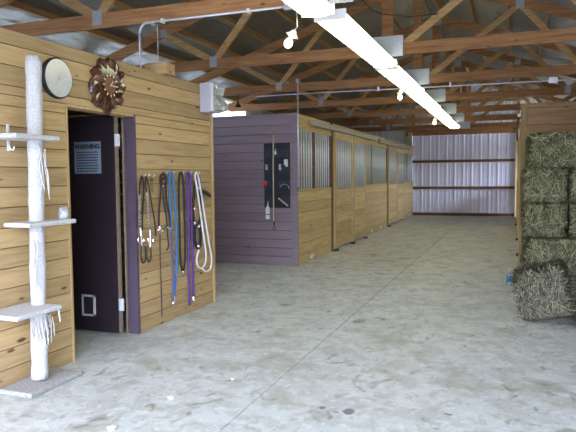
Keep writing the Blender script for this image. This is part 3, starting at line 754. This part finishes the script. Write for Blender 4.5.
# wood block, rod on the tack room
t = tag(MB().box((-3.34, 4.98, 2.425), (-3.10, 5.14, 2.53)).build('wooden_box', M['pineX'], bevel=.003), 'small plain plywood box on top of the tack room wall behind the conduit', 'box')
tag(MB().tube([(-3.2, 5.0, 2.53), (-3.2, 5.0, 2.90)], .005, 6).build('hanger_rod', M['railcover']), 'thin steel rod rising from the plywood box on the tack room', 'rod')
# black hanging hook-lamp above the purple wall
q = ony(238, 104, 8.7); q2 = q + Vector((0, 0, .28))
t = thing('pendant_lamp', q, 'small black bell-shaped lamp hanging above the left end of the purple wall', 'lamp')
MB().lathe([(.055, -.05), (.05, -.035), (.022, .0), (.012, .03), (.010, .06)], q, n=16).build('shade', M['black'], t, smooth=True)
MB().tube([q+Vector((0,0,.06)), q+Vector((-.005,.01,.16)), Vector((q.x, 9.76-.8, q.z+.2)), Vector((q.x-.02, 9.74, 2.93))], .004, 6).build('cord', M['black'], t)

# white box fitting at the tack-room corner
bx0, bx1, by0, by1, bz0, bz1 = -3.19, -2.985, 5.76, 6.0, 2.16, 2.475
a = onx(199.5, 84, WX+.01)
t = thing('wall_fan', (-3.1, 5.9, bz0), 'white box fan with a clear curved guard, fixed high on the tack room corner', 'fan')
MB().box((-3.199, 5.80, 2.14), (-3.07, 6.02, 2.45)).build('casing', M['lavender'], t, bevel=.006)
MB().box((-3.0695, 5.805, 2.145), (-3.04, 6.02, 2.445)).build('front_bezel', M['whitepaint'], t, bevel=.005)
prof = [(.0, .15), (.035, .148), (.05, .12), (.03, .06), (.018, .025), (.035, -.02), (.07, -.06), (.078, -.10), (.06, -.135), (0, -.145)]
vs = []; n = len(prof)
for y in (5.815, 6.01): vs += [(-3.039+a_, y, 2.295+b_) for a_, b_ in prof]
MB().add(vs, [(i, i+1, n+i+1, n+i) for i in range(n-1)] + [tuple(range(n)), tuple(range(n, 2*n))[::-1], (0, n, 2*n-1, n-1)]).build('curved_guard', M['clear'], t, smooth=False)
mb = MB()
for a_, b_ in ((.02, .10), (.02, -.02), (.04, -.08)): mb.tube([(-3.039+a_, 5.83, 2.295+b_), (-3.039+a_, 6.0, 2.295+b_)], .008, 6)
mb.build('inner_bar', M['galv'], t)

# ------------------------------------------------------------------ cat tree
t = thing('cat_tree', (-3.05, 3.2, 0), 'tall cream carpeted cat tree with three shelves beside the doorway', 'cat tree')
MB().box((-3.19, 2.96, 0), (-2.91, 3.46, .035)).build('base_board', M['carpet2'], t, bevel=.01)
mb = MB(); rg = random.Random(2); prof = []
for i in range(46):
    z = .03 + (2.21)*i/45; prof.append((.050+rg.uniform(-.0025, .0035)+(.005 if z < .5 else 0), z+.02))
mb.lathe(prof, n=24, mtx=Matrix.Translation((-3.055, 3.195, 0)) @ Matrix.Rotation(-.02, 4, 'X')); mb.build('post', M['carpet'], t, smooth=True)
MB().box((-3.19, 2.93, 1.69), (-2.93, 3.33, 1.722)).build('shelf', M['carpet'], t, bevel=.008)
MB().box((-3.15, 3.02, 1.112), (-2.93, 3.47, 1.142)).build('shelf', M['carpet'], t, bevel=.008)
MB().box((-3.19, 2.85, .535), (-2.89, 3.25, .568)).build('shelf', M['carpet'], t, bevel=.01)
def frays(y, z, x, n, spread, ln, seed):
    mb = MB(); rg = random.Random(seed)
    for i in range(n):
        p = Vector((x+rg.uniform(-.02, .015), y+rg.uniform(-spread, spread), z+rg.uniform(-.03, .03))); pts = [p]
        for k in range(5): p = p+Vector((rg.uniform(-.006, .01), rg.uniform(-.012, .012), -ln/5*rg.uniform(.6, 1.3))); pts.append(p)
        mb.tube(pts, rg.uniform(.0025, .005), 5)
    return mb
frays(3.235, .47, -3.0, 9, .05, .17, 1).build('frayed_cord', M['sisal'], t)
frays(3.145, .45, -3.01, 8, .04, .15, 2).build('frayed_cord', M['sisal'], t)
frays(3.215, 1.63, -2.99, 6, .022, .30, 3).build('frayed_cord', M['sisal'], t)
frays(3.135, 1.03, -3.0, 4, .010, .34, 4).build('frayed_cord', M['sisal'], t)
frays(3.225, .53, -2.9, 2, .006, .07, 6).build('frayed_cord', M['sisal'], t)
tt = thing('coat_hook', (-3.19, 3.0, 1.6), 'white plastic hook on the pine wall under the top cat-tree shelf', 'hook')
q = onx(10.5, 128, -3.17); 
MB().box((-3.199, q.y-.008, 1.62), (-3.187, q.y+.008, 1.80)).build('back_plate', M['whiteplastic'], tt)
MB().tube([(-3.19, q.y, 1.66), (-3.175, q.y, 1.63), (-3.155, q.y+.005, 1.625), (-3.15, q.y+.005, 1.65)], .005, 6).build('hook_arm', M['whiteplastic'], tt)
# glass jar on shelf
jy, jx = 3.42, -3.0
t = thing('glass_jar', (jx, jy, 1.142), 'small clear jar with something white inside, on the middle cat-tree shelf', 'jar')
MB().lathe([(.032, 0), (.036, .01), (.036, .08), (.03, .088)], (jx, jy, 1.1425), n=18).build('jar_body', M['clear'], t, smooth=True)
MB().lathe([(.026, .004), (.026, .045), (.012, .05)], (jx, jy, 1.1425), n=12).build('contents', M['whiteplastic'], t, smooth=True)

# ------------------------------------------------------------------ clocks
def faceM(px, py, out=0.0):
    q = onx(px, py, WX+out); return Matrix.Translation(q) @ Matrix(((0,0,1,0),(1,0,0,0),(0,1,0,0),(0,0,0,1)))   # local x->+Y, y->+Z, z->+X
mt = faceM(54.5, 78.5, .001)
t = thing('wall_clock', mt.translation, 'round silver-faced wall clock with a dark rim, left of the burl clock', 'clock', 'wall clocks')
MB().lathe([(.145, 0), (.15, .012), (.15, .034), (.143, .042), (.139, .040)], n=48, mtx=mt).build('rim', M['black'], t, smooth=False)
MB().lathe([(.1385, .0405), (.1385, .044)], n=48, mtx=mt).build('clock_face', M['clockface'], t)
mb = MB()
for k in range(12):
    a = k*math.pi/6; r0 = .118
    mb.mbox(mt @ Matrix.Rotation(-a, 4, 'Z') @ Matrix.Translation((0, r0, .0448)), (.004 if k % 3 else .008, .016, .0015))
mb.build('hour_marks', M['galv'], t)
def hand(ang, ln, w, name, m, h, t, mt):
    MB().mbox(mt @ Matrix.Rotation(-math.radians(ang), 4, 'Z') @ Matrix.Translation((0, ln/2-.01, h)), (w, ln, .0015)).build(name, m, t)
hand(48, .065, .008, 'hour_hand', M['whiteplastic'], .047, t, mt); hand(90, .10, .006, 'minute_hand', M['whiteplastic'], .049, t, mt); hand(215, .08, .003, 'second_hand', M['galv'], .051, t, mt)
# burl slab clock, outline read as radius by angle
mt = faceM(105.3, 85.5, .001)
t = thing('burl_clock', mt.translation, 'dark lacquered burl-slab clock with an irregular edge above the doorway', 'clock', 'wall clocks')
pxo = [(99,58),(103,60),(107,58),(113,61),(116,66),(116,71),(121,72),(122,77),(121,82),(124,87),(122,93),(119,97),(121,101),(119,106),(114,108),(110,109),(107,115),(103,112),(100,107),(95,106),(91,102),(92,96),(89,92),(88,86),(89,80),(92,76),(89,71),(93,67),(96,66),(96,61)]
poly = []
for p in pxo:
    q = onx(p[0], p[1], WX); d_ = q-mt.translation; poly.append((d_.y, d_.z))
mb = MB(); n = len(poly); rg = random.Random(9)
rings = [(1.0, 0), (1.03, .012), (.98, .030), (.90, .036), (.62, .034)]
vs = []
for s_, h in rings:
    for (x, y) in poly: vs.append(mt @ Vector((x*s_, y*s_, h+(rg.uniform(-.004, .004) if h > .01 and s_ > .7 else 0))))
fs = [tuple(range(n))[::-1]]
for i in range(len(rings)-1):
    for j in range(n): fs.append((i*n+j, i*n+(j+1) % n, (i+1)*n+(j+1) % n, (i+1)*n+j))
fs.append(tuple((len(rings)-1)*n+j for j in range(n)))
mb.add(vs, fs); mb.build('burl_slab', M['burl'], t)
mtf = mt @ Matrix.Translation((.015, .0, 0))
mb = MB()
for k in range(12):
    a = k*math.pi/6
    mb.mbox(mtf @ Matrix.Rotation(-a, 4, 'Z') @ Matrix.Translation((0, .086, .043)), (.009, .020, .003))
mb.build('numerals', M['cream'], t)
MB().lathe([(.070, .03), (.070, .0385), (.064, .040)], n=36, mtx=mtf).build('dial', M['dial'], t)
hand(38, .055, .007, 'hour_hand', M['cream'], .046, t, mtf); hand(95, .075, .006, 'minute_hand', M['cream'], .048, t, mtf)

# ------------------------------------------------------------------ tack hanging on the pine wall
def W(px, py, out=.02): return onx(px, py, WX+out)
def smoothpath(pts, k=4):
    out = []; n = len(pts)
    for i in range(n-1):
        p0 = pts[max(i-1, 0)]; p1 = pts[i]; p2 = pts[i+1]; p3 = pts[min(i+2, n-1)]
        for j in range(k):
            s_ = j/k
            out.append(.5*((2*p1)+(p2-p0)*s_+(2*p0-5*p1+4*p2-p3)*s_*s_+(3*p1-p0-3*p2+p3)*s_**3))
    out.append(pts[-1]); return out
def rope(pl, r, out=.02): return smoothpath([W(x, y, out) for x, y in pl]), r
def strand(name, m, parent, pl, r, out=.02, flat=None):
    p, r_ = rope(pl, r, out); return MB().tube(p, r_, 8, flat=flat).build(name, m, parent, smooth=True)
def ring(mb, px, py, r, out=.025, th=.003, sq=1.0):
    c_ = W(px, py, out); mb.tube([c_+Vector((0, r*math.cos(2*math.pi*i/14), r*sq*math.sin(2*math.pi*i/14))) for i in range(14)], th, 6, closed=True)
def snap(mb, px, py, ln=.05, out=.022):
    c_ = W(px, py, out); mb.tube([c_, c_-Vector((0,0,.01)), c_-Vector((0,0,ln*.4))], [.009, .012, .007], 8)
    mb.tube([c_-Vector((0, .010*math.sin(a_), ln*.4+.018*(1-math.cos(a_)))) for a_ in [2*math.pi*i/12 for i in range(12)]], .0045, 6, closed=True)
LG = 'tack hanging on the pine wall'
def peg(px, py, what):
    q = W(px, py, 0); t = MB().tube([q, q+Vector((.03, 0, 0)), q+Vector((.038, 0, .008)), q+Vector((.038, 0, .02))], .004, 6)
    tag(t.build('wall_hook', M['galv']), 'small metal hook holding the '+what, 'hook', 'hooks under the tack')
# A silver-studded headstall, far left
t = thing('headstall', W(142, 235), 'silver-trimmed dark headstall hanging closest to the plum doorway', 'headstall', LG)
strand('strap', M['leather'], t, [(142,176),(140.3,182),(139.4,195),(139.3,210),(140.3,228)], .0130, flat=(0,.35)); 
strand('strap', M['leather'], t, [(142,176),(143.6,184),(143.3,200),(142.5,215),(142.5,230)], .0116, out=.018, flat=(0,.35))
mb = MB()
for k in range(11):
    y = 196+k*3.1; q = W(139.5+.02*k, y, .026); mb.lathe([(.017,0),(.014,.005),(.001,.009)], n=8, mtx=Matrix.Translation(q) @ Matrix.Rotation(math.pi/2, 4, 'Y'))
mb.build('silver_conchos', M['chrome'], t)
mb = MB(); ring(mb, 141, 240, .042, th=.005); mb.tube([W(140.5,228,.025), W(141,236,.028), W(142,246,.025), W(143,250,.02)], .005, 6); mb.build('bit', M['chrome'], t)
strand('rein', M['leather'], t, [(141,246),(141,256),(143,263),(145.5,259),(145,246)], .0072)
# B second silver headstall
t = thing('headstall', W(149, 235), 'silver-trimmed headstall, second from the plum doorway, with round bit rings', 'headstall', LG)
strand('strap', M['leather'], t, [(146,176),(145.4,185),(147.5,198),(149.3,214),(150,230)], .0130, out=.03, flat=(0,.35))
strand('strap', M['leather'], t, [(146,176),(148.3,184),(151,200),(154,218),(156,236)], .0072, out=.026)
mb = MB()
for k in range(13):
    y = 193+k*3.0; x = 147+ (y-193)*.085; mb.lathe([(.017,0),(.014,.005),(.001,.009)], n=8, mtx=Matrix.Translation(W(x, y, .036)) @ Matrix.Rotation(math.pi/2, 4, 'Y'))
mb.build('silver_conchos', M['chrome'], t)
mb = MB(); ring(mb, 150.8, 240, .043, .032, .005); mb.tube([W(150,229,.035), W(150.5,238,.038), W(150,247,.032)], .005, 6); mb.build('bit', M['chrome'], t)
strand('rein', M['leather'], t, [(150.5,246),(151,256),(149,262),(146.5,256),(147,246)], .0072, out=.028)
# small strap beside
t = tag(MB().tube(smoothpath([W(151,176), W(152.8,184), W(152.6,192), W(151,188), W(150.6,180)]), .004, 6, flat=(0,.5)).build('curb_strap', M['brownleather'], smooth=True), 'short brown curb strap looped between the headstalls and the bit bridle', 'strap', LG)
# C snaffle bridle
t = thing('bridle', W(165, 228), 'dark leather bridle with a shiny jointed bit, left of the blue lead rope', 'bridle', LG)
strand('crown_strap', M['leather'], t, [(160.5,184),(160.5,177),(163.5,173.5),(166,177),(165.5,184),(162,186),(161.5,180),(165,178)], 0.0145, flat=(0,.5))
strand('cheek_strap', M['leather'], t, [(161,184),(160,200),(159,214),(158.7,226)], 0.0145, flat=(0,.4))
strand('cheek_strap', M['leather'], t, [(165.5,184),(166.5,200),(169,214),(171,227)], 0.0145, flat=(0,.4))
strand('throat_strap', M['leather'], t, [(164,184),(163,196),(166,215),(167.5,234),(168.5,246),(166.5,250)], .0072, out=.026)
mb = MB(); mb.tube(smoothpath([W(159.5,226,.03), W(160.5,230,.035), W(162.5,231,.035), W(165,228.5,.035), W(167,227,.035), W(169,229,.035), W(171,228,.03)]), .0095, 8)
ring(mb, 159.6, 230, .022); ring(mb, 171, 230, .018); ring(mb, 163, 186, .012, .03); mb.build('bit', M['chrome'], t)
strand('rein', M['brownleather'], t, [(160,234),(160.2,255),(161,280),(161.6,300),(162,316)], .0087, flat=(0,.5))
# D blue lead
t = thing('lead_rope', W(174, 235), 'bright blue lead rope doubled over its hook, with a pale violet lower strand', 'lead rope', LG)
strand('rope', M['bluerope'], t, [(174,296),(176.5,270),(176.5,235),(174.8,195),(172.6,176),(171,172.5),(169.4,176),(169.8,195),(170.6,215),(171.2,232)], .0115)
strand('rope_tail', M['greyblue'], t, [(171.2,232),(172.2,255),(173,280),(173.2,302)], .0105)
mb = MB(); snap(mb, 173.3, 302, .055); mb.build('snap', M['chrome'], t)
strand('tassel', M['whiterope'], t, [(174.2,296),(174.8,302)], .006)
# E black lead
t = thing('lead_rope', W(182, 225), 'black lead rope looped long, right of the blue one', 'lead rope', LG)
strand('rope', M['blackrope'], t, [(182.6,271),(180.6,262),(179.9,235),(178.9,200),(179,180),(180.8,172.5),(183,180),(184,200),(185,235),(185,260),(183.4,271)], .0105)
mb = MB(); snap(mb, 182.8, 271, .05); mb.build('snap', M['chrome'], t)
# F purple lead
t = thing('lead_rope', W(190, 235), 'purple lead rope with a silver snap, hanging the lowest', 'lead rope', LG)
strand('rope', M['purplerope'], t, [(190,305),(188.8,275),(188.4,235),(187,195),(186.6,178),(188.2,172.5),(190.2,178),(191,200),(192,235),(193,265),(193.4,296)], .0125)
mb = MB(); snap(mb, 193.5, 297, .07); ring(mb, 193.6, 300, .01); mb.build('snap', M['chrome'], t)
# G halter + white rope
t = thing('halter', W(197, 228), 'black halter with silver buckles behind the white looped rope', 'halter', LG)
strand('crown_strap', M['leather'], t, [(194,200),(195,182),(197,174),(199.5,182),(200.5,205),(200,222)], 0.0215, flat=(0,.4))
strand('loose_strap', M['leather'], t, [(198.5,187),(202,191),(206,192.5),(210.5,196)], 0.0235, out=.028, flat=(0,.4))
strand('nose_strap', M['leather'], t, [(193.5,198),(193,212),(194.5,222),(199,224),(201,216)], 0.0254, flat=(0,.4))
strand('chin_strap', M['navy'], t, [(195,224),(194.5,238),(196.5,246),(199.5,246),(200.5,236),(199.5,226)], 0.0274, flat=(0,.4))
mb = MB()
for x, y in ((195, 209), (195, 223), (199, 226), (198.5, 246), (199.5, 188)): ring(mb, x, y, .016, .032, .0065)
mb.build('buckles', M['chrome'], t)
t = thing('rope_reins', W(203, 235, .04), 'thick white rope hanging in two loops, nearest the tack room corner', 'rope', LG)
strand('rope', M['whiterope'], t, [(199,250),(196.7,258),(197.5,265),(201,268),(205,264),(206,254),(203.5,235),(200.3,212),(197.3,190),(195.2,178),(196,172.5),(198,176),(201,192),(205,218),(209,243),(211.6,258),(210.5,268),(206.5,271.5),(202,268.5)], .010, out=.045)
for (px, py), w in (((142, 176), 'headstall nearest the doorway'), ((146, 176), 'second silver headstall'), ((151, 176.5), 'short curb strap'), ((163.5, 174), 'bridle with the shiny bit'), ((171, 173.5), 'blue lead rope'), ((180.8, 173.5), 'black lead rope'), ((188.2, 173.5), 'purple lead rope'), ((196.3, 173.5), 'white rope and black halter')):
    peg(px, py, w)

# ------------------------------------------------------------------ organiser on the purple wall
def Pw(px, py, out=.0): return ony(px, py, PY-out)
a = Pw(264, 143.5); b_ = Pw(290.5, 208)
OX_0, OX_1, OZ1, OZ0 = a.x, b_.x, a.z, b_.z
t = thing('grooming_organizer', ((OX_0+OX_1)/2, PY-.01, OZ0), 'tall black pocketed grooming organiser hanging on the purple wall', 'organizer')
MB().box((OX_0, PY-.014, OZ0), (OX_1, PY-.0015, OZ1)).build('back_panel', M['navy'], t, bevel=.006)
hh = OZ1-OZ0; ww = OX_1-OX_0
def pocket(x0, x1, z0, z1, dp=.05):
    mb = MB(); n = 8; vs = []
    for z in (z0, z1):
        for i in range(n+1):
            s_ = i/n; vs.append((x0+(x1-x0)*s_, PY-.0145-dp*math.sin(math.pi*s_)**.6*(1 if z == z1 else .6), z))
    f = [(i, i+1, n+2+i, n+1+i) for i in range(n)] + [tuple(range(n+1))]
    mb.add(vs, f); ob = mb.build('pocket', M['navy2'], t); md = ob.modifiers.new('s', 'SOLIDIFY'); md.thickness = .003
xm = (OX_0+OX_1)/2
pocket(OX_0+.02, OX_1-.02, OZ0+hh*.78, OZ0+hh*.90, .05)
for k, (za, zb) in enumerate(((.54, .66), (.30, .42), (.06, .2))):
    pocket(OX_0+.015, xm-.02, OZ0+hh*za, OZ0+hh*zb); pocket(xm+.02, OX_1-.015, OZ0+hh*za, OZ0+hh*zb)
for (px, py) in ((262.3, 161), (292, 161)): pass
IG = 'grooming items in the organiser'
def onw(px, py, out=.05): q = ony(px, py, PY-out); return q
q = onw(286, 163, .04); tag(MB().box((q.x-.035, q.y-.012, q.z-.06), (q.x+.03, q.y+.012, q.z+.06)).build('sponge', M['whiteplastic'], bevel=.01), 'white sponge at the top right of the organiser', 'sponge', IG)
q = onw(275.6, 152, .045); tag(MB().lathe([(.018,-.04),(.02,-.03),(.02,.02),(.008,.035),(.008,.05)], q, n=12).build('spray_bottle', M['whiteplastic'], smooth=True), 'tiny white bottle in the top pocket of the organiser', 'bottle', IG)
q = onw(280, 167, .05); tag(MB().box((q.x-.02, q.y-.01, q.z-.05), (q.x+.02, q.y+.01, q.z+.045)).build('comb', M['galv'], bevel=.006), 'grey comb in the second row of organiser pockets', 'comb', IG)
q = onw(266.5, 167, .05); tag(MB().box((q.x-.02, q.y-.012, q.z-.05), (q.x+.025, q.y+.012, q.z+.04)).build('clipper', M['plate'], bevel=.008), 'dull green-grey tube at the left of the second pocket row', 'tube', IG)
q = onw(265.5, 183.5, .06)
tag(MB().lathe([(.03, -.018), (.042, -.012), (.042, .012), (.03, .018), (.01, .02)], n=18, mtx=Matrix.Translation(q) @ Matrix.Rotation(math.pi/2, 4, 'X')).build('curry_comb', M['red'], smooth=True), 'red round curry comb at the left edge of the organiser', 'comb', IG)
c_ = onw(284.5, 188, .06)
tag(MB().tube([c_+Vector((.085*math.cos(s_)*.9, 0, .06*math.sin(s_))) for s_ in [math.radians(v) for v in range(-10, 175, 12)]], .006, 6, flat=(1, 2.5)).build('sweat_scraper', M['galv'], smooth=True), 'curved metal sweat scraper in the right middle pocket', 'scraper', IG)
p_, q_ = onw(278.5, 198, .065), onw(288, 206, .065)
t2 = thing('hoof_brush', (p_+q_)/2, 'long brush with a pale wooden back, slanted in the lower right pocket', 'brush', IG)
MB().beam(p_, q_, .016, .05, up=(0,1,0)).build('wooden_back', M['tan'], t2, bevel=.006); MB().beam(p_+Vector((.01,.017,-.01)), q_+Vector((-.01,.017,-.01)), .03, .018, up=(0,1,0)).build('bristles', M['black'], t2)
# spray bottle hanging under the left corner
p_ = Pw(268, 219, .05); t2 = thing('spray_bottle', p_, 'white spray bottle with a pointed nozzle hung at the lower left of the organiser', 'bottle')
MB().lathe([(.036, 0), (.038, .008), (.038, .17), (.028, .195), (.014, .205)], p_, n=20).build('bottle_body', M['whiteplastic'], t2, smooth=True)
MB().lathe([(.0385, .07), (.0385, .085)], p_, n=20).build('dark_band', M['greyblue'], t2)
MB().lathe([(.016, .206), (.014, .235), (.006, .255), (.004, .29)], p_, n=14).build('nozzle', M['whiteplastic'], t2, smooth=True)
MB().tube([p_+Vector((0,.006,.21)), p_+Vector((0,.034,.24)), p_+Vector((0,.044,.28))], .003, 5).build('hanging_wire', M['galv'], t2)
# long lead with a snap at each end
p_ = [Pw(x, y, .085) for x, y in ((273.4, 141), (273.2, 165), (273.4, 190), (273.8, 221))]
t2 = thing('longe_lead', p_[0], 'long thin tan lead hanging straight down in front of the organiser', 'lead')
MB().tube(smoothpath(p_), .0105, 8).build('cord', M['tan'], t2, smooth=True)
mb = MB(); c_ = Pw(273.5, 137.5, .085)
mb.tube([c_+Vector((.014*math.sin(s_), 0, .035*math.cos(s_))) for s_ in [2*math.pi*i/14 for i in range(14)]], .004, 6, closed=True); mb.tube([c_+Vector((0, 0, -.03)), c_+Vector((0,0,-.06))], .008, 6); mb.build('snap', M['brass'], t2)
mb = MB(); c_ = Pw(274, 228, .085)
mb.tube([c_+Vector((.022*math.sin(s_), 0, .045*math.cos(s_))) for s_ in [2*math.pi*i/14 for i in range(14)]], .004, 6, closed=True); mb.tube([c_+Vector((0, 0, .04)), c_+Vector((0,0,.11))], .009, 6); mb.build('snap', M['leather'], t2)
q = Pw(273.5, 134, 0); tag(MB().tube([q, q+Vector((0, -.09, 0)), q+Vector((0, -.097, .02))], .005, 6).build('wall_hook', M['galv']), 'hook on the purple wall holding the long tan lead', 'hook')
for (px, py), l in (((261.7, 160.5), 'black screw head in the purple wall left of the organiser'), ((248, 247), 'dark knot hole low on the purple wall')):
    q = Pw(px, py, .0); tag(MB().lathe([(.014, 0), (.012, .004), (.002, .006)], n=12, mtx=Matrix.Translation(q) @ Matrix.Rotation(math.pi/2, 4, 'X')).build('screw', M['black']), l, 'screw')

# ------------------------------------------------------------------ light
SKY = 24.0
w = bpy.data.worlds.new('world'); SC.world = w; w.use_nodes = True
bg = w.node_tree.nodes['Background']; bg.inputs[0].default_value = (.70, .83, 1.0, 1); bg.inputs[1].default_value = SKY
wt = w.node_tree; tcw = wt.nodes.new('ShaderNodeTexCoord'); sw = wt.nodes.new('ShaderNodeSeparateXYZ'); rw = wt.nodes.new('ShaderNodeValToRGB')
wt.links.new(tcw.outputs['Generated'], sw.inputs[0]); wt.links.new(sw.outputs['Z'], rw.inputs['Fac']); wt.links.new(rw.outputs[0], bg.inputs[0])
ew = rw.color_ramp.elements; ew[0].position = .06; ew[0].color = (.16, .18, .19, 1); ew[1].position = .26; ew[1].color = (.66, .76, 1.0, 1)
def portal(loc, rot, sx, sy):
    ld = bpy.data.lights.new('portal', 'AREA'); ld.shape = 'RECTANGLE'; ld.size = sx; ld.size_y = sy; ld.cycles.is_portal = True
    o = bpy.data.objects.new('portal', ld); COL.objects.link(o); o.location = loc; o.rotation_euler = rot
portal(((OX0+OX1)/2, Y0-.05, OZ/2), (math.radians(90), 0, 0), OX1-OX0, OZ)
portal((XL-.05, (Y0+EY)/2, 2.74), (0, math.radians(-90), 0), .64, EY-Y0)
portal((XR+.05, (WY0+WY1)/2, 1.85), (0, math.radians(90), 0), 1.7, WY1-WY0)  # daylight through the opening added in the right-hand wall
vs_ = SC.view_settings; vs_.view_transform = 'Standard'; vs_.look = 'None'; vs_.gamma = 1; vs_.exposure = 0.5; vs_.use_curve_mapping = False
SC.cycles.use_denoising = True
SC.cycles.max_bounces = 8
SC.cycles.diffuse_bounces = 5
